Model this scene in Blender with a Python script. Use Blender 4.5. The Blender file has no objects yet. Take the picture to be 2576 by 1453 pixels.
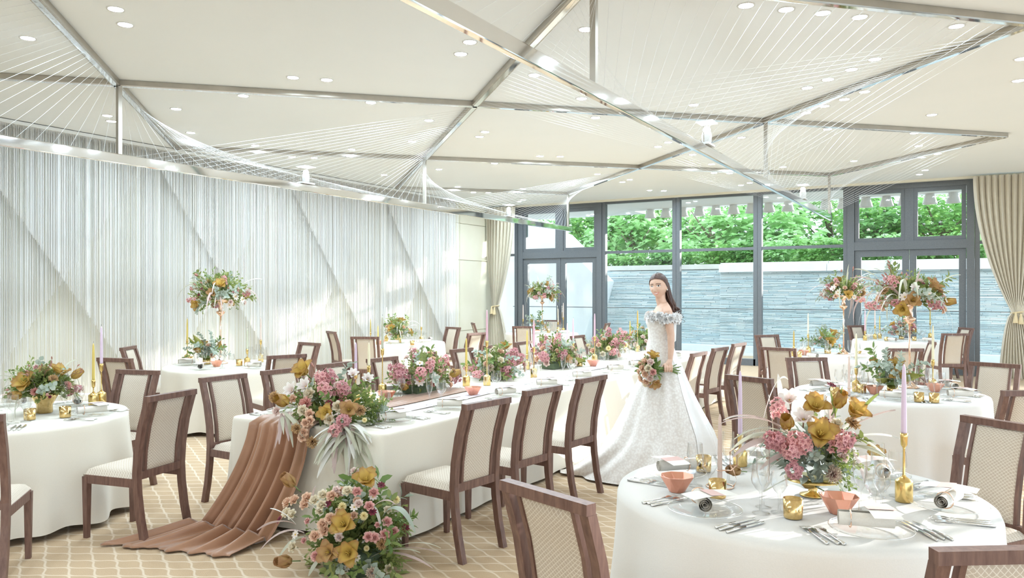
import bpy, math, random
from mathutils import Vector, Matrix, Euler
R = math.radians
PI = math.pi
rnd = random.Random(7)
SC = bpy.context.scene
COL = SC.collection

# ------------------------------------------------------------------ camera
FPX, CPX, CPY, EYE, YAW = 1945.0, 1288.0, 732.0, 1.6, R(30.5)
SY, CY_ = math.sin(YAW), math.cos(YAW)
cam = bpy.data.cameras.new('camera'); camo = bpy.data.objects.new('camera', cam); COL.objects.link(camo)
camo.location = (0, 0, EYE); camo.rotation_euler = (R(90), 0, YAW)
cam.sensor_width = 36; cam.lens = 36 * FPX / 2576; cam.shift_y = (CPY - 726.5) / 2576
cam.clip_start = .05; cam.clip_end = 300
SC.camera = camo
# ------------------------------------------------------------------ world, sun, exposure
w = bpy.data.worlds.new('sky'); SC.world = w; w.use_nodes = True
bg = w.node_tree.nodes['Background']; bg.inputs[0].default_value = (.68, .85, 1, 1); bg.inputs[1].default_value = 1.75
sun = bpy.data.lights.new('sun', 'SUN'); sun.energy = 4.2; sun.angle = R(.6); sun.color = (1, .97, .93)
suno = bpy.data.objects.new('sun', sun); COL.objects.link(suno)
SUN_AZ = R(31)
suno.rotation_euler = Vector((math.sin(SUN_AZ), math.cos(SUN_AZ), .214)).to_track_quat('Z', 'Y').to_euler()
suno.location = (8, 14, 6)
SC.view_settings.view_transform = 'Standard'; SC.view_settings.look = 'None'
SC.view_settings.exposure = 1.14; SC.view_settings.gamma = 1; SC.view_settings.use_curve_mapping = False
SC.cycles.max_bounces = 8; SC.cycles.diffuse_bounces = 4; SC.cycles.glossy_bounces = 3
SC.cycles.transparent_max_bounces = 24; SC.cycles.transmission_bounces = 4
SC.cycles.sample_clamp_indirect = 6; SC.cycles.caustics_reflective = False; SC.cycles.caustics_refractive = False

def at(px, py, z=None, X=None, Y=None, d=None):
    """point of the place seen at a photograph pixel, on a known plane"""
    u = (px - CPX) / FPX; v = (CPY - py) / FPX
    dx = u * CY_ - SY; dy = u * SY + CY_
    if z is not None: d = (z - EYE) / v
    elif X is not None: d = X / dx
    elif Y is not None: d = Y / dy
    return Vector((dx * d, dy * d, EYE + v * d))
def depth(p): return -p[0] * SY + p[1] * CY_

# ------------------------------------------------------------------ materials
M = {}
def mat(name, col=(.8, .8, .8), rough=.6, metal=0., **k):
    m = bpy.data.materials.new(name); m.use_nodes = True; M[name] = m
    b = m.node_tree.nodes['Principled BSDF']
    b.inputs['Base Color'].default_value = (*col, 1); b.inputs['Roughness'].default_value = rough; b.inputs['Metallic'].default_value = metal
    if 'sheen' in k: b.inputs['Sheen Weight'].default_value = k['sheen']
    if 'coat' in k: b.inputs['Coat Weight'].default_value = k['coat']
    if 'spec' in k: b.inputs['Specular IOR Level'].default_value = k['spec']
    if 'emit' in k:
        b.inputs['Emission Color'].default_value = (*k.get('ecol', col), 1); b.inputs['Emission Strength'].default_value = k['emit']
    return m
class N:
    """small node-tree helper"""
    def __init__(s, m): s.t = m.node_tree; s.n = s.t.nodes; s.b = s.n['Principled BSDF']
    def link(s, a, b): s.t.links.new(a, b)
    def new(s, t, **k):
        n = s.n.new(t)
        for a, v in k.items(): setattr(n, a, v)
        return n
    def math(s, op, a, b=None, c=None):
        n = s.new('ShaderNodeMath', operation=op)
        for i, v in enumerate((a, b, c)):
            if v is None: continue
            if isinstance(v, (int, float)): n.inputs[i].default_value = v
            else: s.link(v, n.inputs[i])
        return n.outputs[0]
    def coord(s, which='Object'): return s.new('ShaderNodeTexCoord').outputs[which]
    def xyz(s, v):
        n = s.new('ShaderNodeSeparateXYZ'); s.link(v, n.inputs[0]); return n.outputs
    def noise(s, v, scale, detail=3, rough=.5):
        n = s.new('ShaderNodeTexNoise'); n.inputs['Scale'].default_value = scale; n.inputs['Detail'].default_value = detail
        n.inputs['Roughness'].default_value = rough; s.link(v, n.inputs['Vector']); return n.outputs[0]
    def mapping(s, v, sc=(1, 1, 1), rot=(0, 0, 0)):
        n = s.new('ShaderNodeMapping'); n.inputs['Scale'].default_value = sc; n.inputs['Rotation'].default_value = rot
        s.link(v, n.inputs[0]); return n.outputs[0]
    def mix(s, f, a, b):
        n = s.new('ShaderNodeMix', data_type='RGBA')
        for i, v in ((0, f), (6, a), (7, b)):
            if isinstance(v, (int, float)): n.inputs[i].default_value = v
            elif isinstance(v, tuple): n.inputs[i].default_value = (*v, 1)
            else: s.link(v, n.inputs[i])
        return n.outputs[2]
    def ramp(s, f, lo, hi):
        n = s.new('ShaderNodeMapRange'); n.inputs[1].default_value = lo; n.inputs[2].default_value = hi; s.link(f, n.inputs[0]); return n.outputs[0]
    def color(s, c): s.link(c, s.b.inputs['Base Color'])
    def bump(s, h, strength=.3, dist=.01):
        n = s.new('ShaderNodeBump'); n.inputs['Strength'].default_value = strength; n.inputs['Distance'].default_value = dist
        s.link(h, n.inputs['Height']); s.link(n.outputs[0], s.b.inputs['Normal'])
    def rand_island(s): return s.new('ShaderNodeNewGeometry').outputs['Random Per Island']
    def rand_obj(s): return s.new('ShaderNodeObjectInfo').outputs['Random']
    def attr(s, name): return s.new('ShaderNodeAttribute', attribute_name=name).outputs['Fac']
    def translucent(s, f, col):
        t = s.new('ShaderNodeBsdfTranslucent'); mx = s.new('ShaderNodeMixShader'); mx.inputs[0].default_value = f
        if isinstance(col, tuple): t.inputs[0].default_value = (*col, 1)
        else: s.link(col, t.inputs[0])
        out = s.n['Material Output']; s.link(s.b.outputs[0], mx.inputs[1]); s.link(t.outputs[0], mx.inputs[2]); s.link(mx.outputs[0], out.inputs[0])

def noisy(name, a, b, scale, rough=.7, detail=4, sc=(1, 1, 1), bump=0, metal=0., **k):
    m = mat(name, a, rough, metal, **k); n = N(m); v = n.mapping(n.coord(), sc)
    f = n.noise(v, scale, detail); n.color(n.mix(n.ramp(f, .3, .7), a, b))
    if bump: n.bump(f, bump, .004)
    return m
def glassy(name, col, base, edge):
    """thin clear glass: see-through, with reflections that grow at grazing angles"""
    m = bpy.data.materials.new(name); m.use_nodes = True; M[name] = m; t = m.node_tree; t.nodes.clear()
    o = t.nodes.new('ShaderNodeOutputMaterial'); mx = t.nodes.new('ShaderNodeMixShader')
    tr = t.nodes.new('ShaderNodeBsdfTransparent'); gl = t.nodes.new('ShaderNodeBsdfGlossy'); lw = t.nodes.new('ShaderNodeLayerWeight')
    tr.inputs[0].default_value = (*col, 1); gl.inputs['Roughness'].default_value = .03; lw.inputs[0].default_value = .35
    mr = t.nodes.new('ShaderNodeMapRange'); mr.inputs[3].default_value = base; mr.inputs[4].default_value = edge
    L = t.links.new
    L(lw.outputs['Facing'], mr.inputs[0]); L(mr.outputs[0], mx.inputs[0]); L(tr.outputs[0], mx.inputs[1]); L(gl.outputs[0], mx.inputs[2]); L(mx.outputs[0], o.inputs[0])
    return m
noisy('ceiling', (.88, .92, .935), (.90, .935, .95), 1.2, .8)
noisy('cream_wall', (.80, .76, .62), (.84, .80, .67), 2, .8)
noisy('soffit', (.82, .84, .84), (.85, .86, .86), 1, .7)
noisy('white_stone', (.82, .83, .83), (.88, .89, .89), 3, .6)
noisy('paving', (.62, .60, .55), (.70, .68, .62), 4, .8)
noisy('frame_metal', (.125, .14, .155), (.16, .175, .19), 60, .45)
noisy('steel', (.80, .80, .79), (.84, .83, .82), 3, .05, metal=1.)
noisy('track_metal', (.42, .39, .34), (.50, .46, .40), 5, .32, metal=.85)
noisy('gold', (.74, .53, .20), (.80, .60, .26), 30, .24, metal=1., sc=(1, 1, .05))
noisy('rose_gold', (.86, .56, .40), (.92, .64, .48), 8, .25, metal=1.)
noisy('copper', (.80, .36, .25), (.88, .46, .34), 10, .3, metal=.7)
noisy('silver', (.76, .76, .74), (.84, .84, .82), 20, .18, metal=1.)
noisy('linen', (.82, .765, .665), (.85, .795, .695), 220, .85, bump=.08, sheen=.2)
noisy('linen_white', (.80, .77, .73), (.83, .80, .76), 220, .85, bump=.08, sheen=.2)
noisy('napkin', (.82, .76, .68), (.86, .81, .74), 150, .85)
noisy('paper', (.90, .87, .81), (.93, .90, .85), 40, .8)
noisy('paper_pink', (.78, .52, .48), (.82, .57, .53), 40, .8)
noisy('drape', (.76, .70, .58), (.82, .76, .64), 40, .8, sc=(1, 1, .1), sheen=.3)
noisy('tassel', (.80, .66, .42), (.70, .56, .34), 60, .8, sc=(1, 1, .1))
noisy('satin', (.34, .17, .092), (.42, .22, .13), 5, .36, sheen=.4)
noisy('chiffon', (.80, .70, .76), (.86, .77, .80), 8, .6, sheen=.3)
noisy('skin', (.70, .45, .335), (.75, .50, .38), 30, .5)
noisy('lips', (.72, .22, .20), (.78, .28, .25), 30, .35)
noisy('teeth', (.92, .90, .86), (.95, .93, .9), 30, .3)
noisy('eye_white', (.88, .87, .86), (.92, .91, .9), 30, .3)
noisy('iris', (.05, .03, .02), (.09, .05, .03), 30, .2)
noisy('hair', (.055, .026, .020), (.12, .06, .045), 90, .38, sc=(1, 1, .08))
noisy('pale_paving', (.36, .37, .36), (.44, .45, .44), 3, .8)
noisy('foam', (.10, .14, .08), (.14, .18, .10), 30, .9)
noisy('bark', (.16, .12, .08), (.24, .18, .12), 12, .9)
noisy('lamp_white', (.80, .80, .79), (.84, .84, .83), 5, .4)
noisy('wick', (.12, .10, .08), (.2, .16, .12), 30, .9)
noisy('wood_dark', (.10, .055, .042), (.10, .06, .05), 9, .4)
glassy('glass', (.985, .99, .99), .035, .8)
glassy('plate_glass', (.985, .99, .99), .02, .22)
glassy('pane', (.97, .985, .98), .025, .4)
glassy('rail_glass', (.985, .995, .995), .01, .15)
mat('lamp_lens', (1, .97, .9), .5, emit=290., ecol=(.72, .88, 1))
mat('lamp_lens_dimmed', (1, .97, .9), .5, emit=95., ecol=(.72, .88, 1))
mat('bulb', (1, .97, .9), .5, emit=16., ecol=(1, .97, .92))
mat('pearl', (.9, .88, .84), .2)
mat('black_plastic', (.03, .03, .03), .5)
# gold mercury glass
m = noisy('mercury', (.86, .66, .34), (.62, .42, .16), 55, .16, metal=1.)
# walnut frames of the chairs
m = mat('walnut', (.16, .09, .07), .42); n = N(m); v = n.mapping(n.coord(), (9, 9, 1.3)); f = n.noise(v, 6, 5, .6)
n.color(n.mix(n.ramp(f, .3, .75), (.115, .055, .043), (.24, .135, .102))); n.bump(f, .12, .002)
# woven upholstery with a fine diamond lattice
m = mat('weave', (.66, .60, .52), .75); n = N(m); x, y, z = n.xyz(n.coord()); k = 2 * PI / .021
yz = n.math('SUBTRACT', z, y)
a = n.math('ABSOLUTE', n.math('SINE', n.math('MULTIPLY', n.math('ADD', x, yz), k / 2))); b = n.math('ABSOLUTE', n.math('SINE', n.math('MULTIPLY', n.math('SUBTRACT', x, yz), k / 2)))
f = n.math('MINIMUM', a, b); g = n.noise(n.coord(), 120, 2)
n.color(n.mix(n.ramp(f, .12, .34), n.mix(g, (.72, .65, .55), (.80, .74, .65)), n.mix(g, (.48, .39, .30), (.62, .53, .43)))); n.bump(f, .25, .002)
# carpet: tan pile with pale wavy lines that meet in pointed ovals
m = mat('carpet', (.5, .36, .22), .95); n = N(m); x, y, z = n.xyz(n.coord()); co = n.coord()
wob = n.noise(co, 3.2, 2)
xs = n.math('SINE', n.math('ADD', n.math('MULTIPLY', x, 2 * PI / .25), n.math('MULTIPLY', wob, 2.2)))
S_, A_ = .070, .029
def fam(off, sg):
    q = n.math('ADD', n.math('MULTIPLY', xs, sg * A_), n.math('ADD', y, off))
    q = n.math('SUBTRACT', n.math('FRACT', n.math('DIVIDE', q, 2 * S_)), .5)
    return n.math('MULTIPLY', n.math('ABSOLUTE', q), 2 * S_)
dl = n.math('MINIMUM', fam(0, 1), fam(S_, -1)); pile = n.noise(co, 260, 2, .8)
line = n.math('SUBTRACT', 1, n.ramp(dl, .003, .011))
base = n.mix(n.ramp(pile, .3, .7), (.47, .32, .19), (.68, .51, .335))
n.color(n.mix(n.math('MULTIPLY', line, .72), base, n.mix(pile, (.78, .66, .51), (.88, .77, .63)))); n.bump(pile, .5, .006)
# strings of the curtain and of the ceiling fans
m = mat('string', (.88, .87, .84), .7); n = N(m); r = n.rand_island(); n.color(n.mix(n.math('POWER', r, 2.2), (.96, .96, .95), (.80, .75, .66)))
m = mat('fan_string', (.92, .94, .95), .5)
# slate courses of the garden wall
m = mat('slate', (.5, .6, .65), .45); n = N(m); r = n.rand_island(); g = n.noise(n.mapping(n.coord(), (1, 1, 4)), 9, 3)
c1 = n.mix(r, (.92, .96, .97), (.46, .64, .70)); n.color(n.mix(n.math('MULTIPLY', g, .7), c1, (.80, .87, .88)))
mat('slate_back', (.10, .16, .19), .8)
def leafmat(name, a, b, tr=.35, rough=.55):
    m = mat(name, a, rough); n = N(m); c = n.mix(n.rand_island(), a, b); n.color(c); n.translucent(tr, c); return m
leafmat('tree_leaf', (.20, .46, .10), (.42, .64, .22), .5)
leafmat('tree_leaf_pale', (.38, .66, .24), (.58, .78, .42), .5)
leafmat('tree_leaf_dark', (.12, .32, .07), (.28, .50, .15), .45)
leafmat('moss', (.15, .20, .06), (.36, .40, .13), .25)
leafmat('sage', (.33, .40, .33), (.52, .57, .48), .25)
leafmat('green', (.12, .22, .06), (.30, .38, .12), .3)
leafmat('fern', (.16, .25, .07), (.42, .48, .15), .3)
leafmat('strap_sage', (.52, .52, .40), (.70, .69, .56), .3)
leafmat('strap_mauve', (.50, .36, .34), (.70, .56, .52), .3)
leafmat('strap_white', (.80, .78, .72), (.88, .86, .82), .3)
leafmat('olive', (.24, .24, .06), (.42, .40, .10), .25)
def petal(name, inner, edge, tr=.3, lo=.15, hi=.95):
    m = mat(name, inner, .6); n = N(m); f = n.ramp(n.attr('edge'), lo, hi)
    g = n.noise(n.coord(), 40, 2); c = n.mix(f, inner, edge); c = n.mix(n.math('MULTIPLY', g, .25), c, edge); n.color(c); n.translucent(tr, c); return m
petal('lily_gold', (.74, .53, .13), (.46, .25, .09), lo=.5)
petal('lily_tan', (.64, .42, .17), (.46, .25, .12), lo=.45)
petal('rose_peach', (.80, .46, .30), (.92, .70, .54))
petal('rose_cream', (.86, .72, .46), (.93, .86, .72))
petal('rose_pink', (.78, .34, .32), (.90, .58, .54))
petal('rose_blush', (.86, .58, .52), (.93, .80, .74))
petal('carn_brown', (.34, .18, .10), (.68, .46, .24))
petal('carn_coral', (.66, .24, .20), (.82, .46, .40))
petal('carn_mauve', (.50, .22, .26), (.86, .74, .60))
petal('cosmos_dark', (.10, .008, .02), (.24, .02, .05))
petal('cosmos_white', (.90, .72, .60), (.95, .92, .88))
petal('floret_pink', (.42, .09, .13), (.84, .45, .44), lo=.2, hi=.6)
petal('floret_mauve', (.28, .06, .09), (.66, .32, .33), lo=.2, hi=.6)
petal('mum_yellow', (.80, .62, .24), (.92, .82, .50))
petal('magnolia', (.86, .70, .66), (.94, .90, .86))
mat('stamen', (.62, .42, .08), .7)
mat('twig', (.30, .16, .10), .7)
mat('stem', (.20, .28, .10), .6)
mat('bud', (.42, .20, .16), .6)
for nm, c in dict(mustard=(.72, .54, .14), cream=(.90, .82, .58), lilac=(.74, .58, .72), pink=(.78, .48, .56), sage=(.55, .55, .42), taupe=(.76, .58, .50), white=(.92, .90, .86), olive=(.50, .38, .10), ochre=(.56, .36, .08)).items():
    noisy('wax_' + nm, c, tuple(min(1, v * 1.06) for v in c), 8, .45)
# lace of the dress
m = mat('lace', (.9, .88, .85), .75); n = N(m); co = n.coord(); f = n.noise(co, 22, 4, .65)
vo = n.new('ShaderNodeTexVoronoi'); vo.inputs['Scale'].default_value = 55; n.link(co, vo.inputs['Vector'])
n.color(n.mix(n.ramp(vo.outputs['Distance'], .25, .7), (.88, .85, .82), n.mix(f, (.72, .66, .62), (.83, .79, .76)))); n.bump(f, .35, .006)
noisy('tulle', (.90, .88, .87), (.94, .93, .92), 14, .8)

# ------------------------------------------------------------------ mesh building
class MB:
    def __init__(s): s.v = []; s.f = []; s.m = []; s.e = []; s.k = 0
    def add(s, vs, fs, edge=None, mi=None, X=None):
        o = len(s.v)
        for i, p in enumerate(vs):
            p = Vector(p); s.v.append(X @ p if X else p); s.e.append(edge[i] if edge else 0.)
        for f in fs: s.f.append([o + i for i in f]); s.m.append(s.k if mi is None else mi)
        return s
    def box(s, c, d, X=None, taper=None):
        x, y, z = (q / 2 for q in d); t = taper or 1
        vs = [(c[0] + i * x * (t if k < 0 else 1), c[1] + j * y * (t if k < 0 else 1), c[2] + k * z) for k in (-1, 1) for j in (-1, 1) for i in (-1, 1)]
        return s.add(vs, [(0, 2, 3, 1), (4, 5, 7, 6), (0, 1, 5, 4), (2, 6, 7, 3), (0, 4, 6, 2), (1, 3, 7, 5)], X=X)
    def lathe(s, prof, n=20, X=None, cap=True):
        vs = []; fs = []
        for r, z in prof:
            for i in range(n):
                a = 2 * PI * i / n; vs.append((r * math.cos(a), r * math.sin(a), z))
        for j in range(len(prof) - 1):
            for i in range(n):
                k = (i + 1) % n; fs.append((j * n + i, j * n + k, (j + 1) * n + k, (j + 1) * n + i))
        if cap:
            if prof[0][0] > 1e-4: fs.append(tuple(range(n - 1, -1, -1)))
            if prof[-1][0] > 1e-4: fs.append(tuple((len(prof) - 1) * n + i for i in range(n)))
        return s.add(vs, fs, X=X)
    def tube(s, pts, r, n=6, X=None, sx=1., cap=True):
        pts = [Vector(p) for p in pts]; rr = r if isinstance(r, (list, tuple)) else [r] * len(pts)
        vs = []; fs = []; up = Vector((0, 0, 1)); T0 = (pts[-1] - pts[0]).normalized()
        if abs(T0.z) > .9: up = Vector((0, 1, 0))
        for i, p in enumerate(pts):
            t = (pts[min(i + 1, len(pts) - 1)] - pts[max(i - 1, 0)]).normalized()
            a = t.cross(up).normalized(); b = a.cross(t)
            for k in range(n):
                q = 2 * PI * k / n + PI / n; vs.append(p + a * (math.cos(q) * rr[i] * sx) + b * (math.sin(q) * rr[i]))
        for i in range(len(pts) - 1):
            for k in range(n):
                l = (k + 1) % n; fs.append((i * n + k, i * n + l, (i + 1) * n + l, (i + 1) * n + k))
        if cap: fs += [tuple(range(n - 1, -1, -1)), tuple((len(pts) - 1) * n + k for k in range(n))]
        return s.add(vs, fs, X=X)
    def grid(s, fn, nu, nv, wrap=False, X=None, edge=None):
        vs = []; fs = []; ed = []
        for j in range(nv + 1):
            for i in range(nu if wrap else nu + 1):
                vs.append(fn(i / nu, j / nv)); ed.append(edge(i / nu, j / nv) if edge else 0.)
        W = nu if wrap else nu + 1
        for j in range(nv):
            for i in range(nu):
                k = (i + 1) % W if wrap else i + 1
                fs.append((j * W + i, j * W + k, (j + 1) * W + k, (j + 1) * W + i))
        return s.add(vs, fs, ed, X=X)
    def mesh(s, name, mats, smooth=True):
        me = bpy.data.meshes.new(name); me.from_pydata([tuple(v) for v in s.v], [], s.f)
        for q in (mats if isinstance(mats, (list, tuple)) else [mats]): me.materials.append(M[q])
        me.polygons.foreach_set('material_index', s.m)
        me.polygons.foreach_set('use_smooth', [smooth] * len(s.f))
        if any(s.e):
            a = me.attributes.new('edge', 'FLOAT', 'POINT'); a.data.foreach_set('value', s.e)
        me.update(); return me
    def build(s, name, mats, parent=None, loc=(0, 0, 0), rot=(0, 0, 0), smooth=True, **k):
        return link(name, s.mesh(name, mats, smooth), parent, loc, rot, **k)
def link(name, me, parent=None, loc=(0, 0, 0), rot=(0, 0, 0), scale=None, kind=None, label=None):
    o = bpy.data.objects.new(name, me); COL.objects.link(o); o.parent = parent
    o.location = loc; o.rotation_euler = rot
    if scale is not None: o.scale = scale if isinstance(scale, (tuple, Vector)) else (scale,) * 3
    if kind: o['kind'] = kind
    if label: o['label'] = label
    return o
def tag(o, label, cat, group=None):
    o['label'] = label; o['category'] = cat
    if group: o['group'] = group
    return o
def thing(name, label, cat, loc=(0, 0, 0), rotz=0., group=None):
    o = bpy.data.objects.new(name, None); COL.objects.link(o); o.location = loc; o.rotation_euler = (0, 0, rotz)
    o.empty_display_size = .1
    return tag(o, label, cat, group)
def struct(o): o['kind'] = 'structure'; return o
def soften(o, wdt=.004, seg=2):
    m = o.modifiers.new('bevel', 'BEVEL'); m.width = wdt; m.segments = seg; m.limit_method = 'ANGLE'; return o
def zto(d, roll=0.):
    """rotation that turns +Z to d"""
    return (Vector(d).to_track_quat('Z', 'Y').to_matrix() @ Matrix.Rotation(roll, 3, 'Z')).to_4x4()
def bezier(p, n):
    p = [Vector(q) for q in p]; out = []
    for i in range(n + 1):
        t = i / n; q = list(p)
        while len(q) > 1: q = [a.lerp(b, t) for a, b in zip(q, q[1:])]
        out.append(q[0])
    return out

# ================================================================== the room
CEIL, XL, YW, XR = 3.75, -10.6, 17.0, 5.0
struct(MB().box((-3, 6.5, -.05), (18, 26, .1)).build('floor', 'carpet', smooth=False))
struct(MB().box((-2.8, 5.0, CEIL + .1), (15.9, 24.1, .2)).build('ceiling', 'ceiling', smooth=False))
wl = struct(MB().box((XL - .12, 5.0, CEIL / 2), (.2, 24.1, CEIL)).build('wall_left', 'cream_wall', smooth=False))
# cream wall panels right of the curtain, with recessed joints
for z0, z1 in ((.10, .63), (.645, 2.35), (2.365, 3.235), (3.25, 3.74)):
    for y0, y1 in ((14.2, 15.48), (15.495, 16.99)):
        soften(MB().box((XL - .008, (y0 + y1) / 2, (z0 + z1) / 2), (.03, y1 - y0, z1 - z0)).build('panel', 'cream_wall', wl, smooth=False), .003)
struct(MB().box((XL + .012, 15.6, .05), (.03, 2.8, .1)).build('baseboard_left', 'cream_wall', smooth=False))
# pale trim along the head of the window wall
struct(MB().box((-2.9, YW - .16, CEIL - .02), (15.6, .08, .045)).build('trim_1', 'cream_wall', smooth=False))
# right of the hall, out of view: piers and mullions added to shape the sun
wr = MB()
for y in (-2., 2.35, 6.1, 9.9, 13.6, 16.9): wr.box((XR, y, CEIL / 2), (.24, .42, CEIL))
for y in (.2, 4.2, 8.0, 11.7, 15.2): wr.box((XR, y, CEIL / 2), (.08, .07, CEIL))
wr.box((XR, 7.4, 2.5), (.08, 19, .06)); wr.box((XR, 7.4, CEIL - .05), (.25, 19, .1))
struct(wr.build('wall_right_unseen', 'frame_metal', smooth=False))
struct(MB().box((-2.8, -7.1, CEIL / 2), (15.9, .2, CEIL)).build('wall_back_unseen', 'ceiling', smooth=False))  # unseen wall behind the camera, added to cut the sky light from there

# ------------------------------------------------------------------ window wall
def frame(mb, x0, x1, z0, z1, t, dp=.10, y=YW):
    mb.box(((x0 + x1) / 2, y, z0 + t / 2), (x1 - x0, dp, t)); mb.box(((x0 + x1) / 2, y, z1 - t / 2), (x1 - x0, dp, t))
    mb.box((x0 + t / 2, y, (z0 + z1) / 2), (t, dp, z1 - z0 - 2 * t)); mb.box((x1 - t / 2, y, (z0 + z1) / 2), (t, dp, z1 - z0 - 2 * t))
def pane(x0, x1, z0, z1, parent, y=YW): MB().box(((x0 + x1) / 2, y, (z0 + z1) / 2), (x1 - x0, .012, z1 - z0)).build('pane', 'pane', parent, smooth=False)
WT, TR = CEIL - .04, 2.50
wn = 0
def window(kind):
    global wn
    wn += 1; o = bpy.data.objects.new('window_%d' % wn, None); COL.objects.link(o); return struct(o)
def door_unit(x0, xm, x1):
    """double doors with two vent lights above, in heavy dark frames"""
    o = window('door')
    a = MB()
    for x in (x0, x1): a.box((x, YW, WT / 2), (.13, .17, WT))
    a.box(((x0 + x1) / 2, YW, TR), (x1 - x0, .16, .17)); a.box(((x0 + x1) / 2, YW, WT - .05), (x1 - x0, .16, .10))
    a.box((xm, YW, (TR + WT) / 2 - .008), (.15, .14, WT - TR - .186)); a.build('frame', 'frame_metal', o, smooth=False)
    for u, v in ((x0 + .07, xm - .07), (xm + .07, x1 - .07)):
        b = MB(); frame(b, u, v, TR + .085, WT - .1, .075, .11); q = b.build('vent_sash', 'frame_metal', o, smooth=False); pane(u + .07, v - .07, TR + .15, WT - .17, q)
    for u, v in ((x0 + .07, xm - .004), (xm + .004, x1 - .07)):
        b = MB(); frame(b, u, v, .01, TR - .09, .12, .09); q = b.build('door_leaf', 'frame_metal', o, smooth=False); pane(u + .11, v - .11, .12, TR - .2, q)
        hx = xm - .06 if u < xm - .2 and v < xm + .1 else xm + .06
        MB().tube([(hx, YW - .09, .95), (hx, YW - .09, 1.25)], .012, 8).build('handle', 'steel', q)
def fixed_bay(x0, x1):
    o = window('bay'); a = MB()
    for x in (x0, x1): a.box((x, YW, WT / 2), (.085, .13, WT))
    a.box(((x0 + x1) / 2, YW, TR + .02), (x1 - x0, .10, .06)); a.box(((x0 + x1) / 2, YW, WT - .02), (x1 - x0, .11, .05)); a.box(((x0 + x1) / 2, YW, .07), (x1 - x0, .13, .14))
    a.build('frame', 'frame_metal', o, smooth=False)
    pane(x0 + .042, x1 - .042, .14, TR - .01, o); pane(x0 + .042, x1 - .042, TR + .05, WT - .05, o)
fixed_bay(XL + .1, -9.86)
door_unit(-9.72, -8.60, -7.56)
fixed_bay(-7.45, -5.72); fixed_bay(-5.63, -3.92); fixed_bay(-3.83, -2.13)
door_unit(-2.03, -.98, .05)
fixed_bay(.16, 2.2); fixed_bay(2.3, 4.6)

# ------------------------------------------------------------------ drapes beside the windows
def make_drape(name, label, xa, xb, tie_x, tie_z, y, folds, flare, seed):
    t = thing(name, label, 'curtain', ((xa + xb) / 2, y, 0)); cx = (xa + xb) / 2; q = random.Random(seed); ph = [q.uniform(0, 6) for _ in range(3)]
    def f(u, v):
        z = CEIL - .04 - v * (CEIL - .06); top = CEIL - .04
        if z > tie_z: s = (top - z) / (top - tie_z); k = s ** 1.9; wdt = (xb - xa) * (1 - k) + .17 * k; c = cx * (1 - s ** 1.5) + tie_x * s ** 1.5
        else: s = (tie_z - z) / tie_z; k = s ** .6; wdt = .17 + flare * k; c = tie_x + (flare * .18) * s
        am = .035 + .03 * min(1, wdt)
        a = u * folds * 2 * PI + .7 * math.sin(u * 5 + ph[0])
        return (c - cx + (u - .5) * wdt + .012 * math.sin(a * 2 + ph[1]), -am * math.sin(a) - .03 * math.sin(u * 7 + ph[2] + v * 2), z)
    MB().grid(f, 150, 40).build('cloth', 'drape', t)
    MB().tube([(tie_x - cx + .105 * math.cos(a), .085 * math.sin(a), tie_z + .015 * math.cos(a)) for a in [i * 2 * PI / 16 for i in range(17)]], .016, 6).build('tieback', 'tassel', t)
    for s, dz in ((-.035, 0), (.045, -.02)):
        o = MB().lathe([(.012, .02), (.022, 0), (.018, -.03), (.028, -.05), (.045, -.16), (.048, -.17)], 12).build('tassel', 'tassel', t, (tie_x - cx + s, -.115, tie_z - .02 + dz))
make_drape('window_drape', 'cream curtain tied back with tassels beside the left-hand door', -10.55, -9.74, -10.28, 1.22, 16.62, 9, .50, 1)
make_drape('window_drape', 'cream curtain tied back with tassels at the right edge of the windows', .10, 1.55, .78, 1.22, 16.62, 14, .62, 2)

# ------------------------------------------------------------------ string curtain on the left wall
ROW = (.6, 15.06)
sc_ = thing('string_curtain', 'white string curtain in zigzag layers hanging along the left wall', 'curtain', (XL, 8, 0))
def layer(x, step, hem, seed, name):
    q = random.Random(seed); mb = MB(); y = ROW[0]
    while y < ROW[1]:
        zb = hem(y) + q.uniform(-.02, .02)
        if zb < CEIL - .1:
            r = q.uniform(.0020, .0036); xx = x + q.uniform(-.012, .012) - XL; yy = y - 8
            vs = []
            for z in (CEIL - .035, zb):
                for k in range(3): vs.append((xx + r * math.cos(k * 2.094), yy + r * math.sin(k * 2.094), z))
            mb.add(vs, [(0, 1, 4, 3), (1, 2, 5, 4), (2, 0, 3, 5)])
        y += step * q.uniform(.55, 1.45)
    return mb.build(name, 'string', sc_, kind='stuff')
PER = 2.60
layer(XL + .07, .0085, lambda y: .02, 11, 'string_layer')
layer(XL + .16, .0090, lambda y: max(.05, 3.42 - 1.42 * ((7.05 - y) % PER)), 12, 'string_layer')
layer(XL + .26, .0090, lambda y: max(.05, 3.42 - 1.42 * ((y - 7.25) % PER)), 13, 'string_layer')
MB().box((.16, -.17, CEIL - .03), (.30, ROW[1] - ROW[0], .04)).build('head_rail', 'ceiling', sc_, smooth=False)

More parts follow.
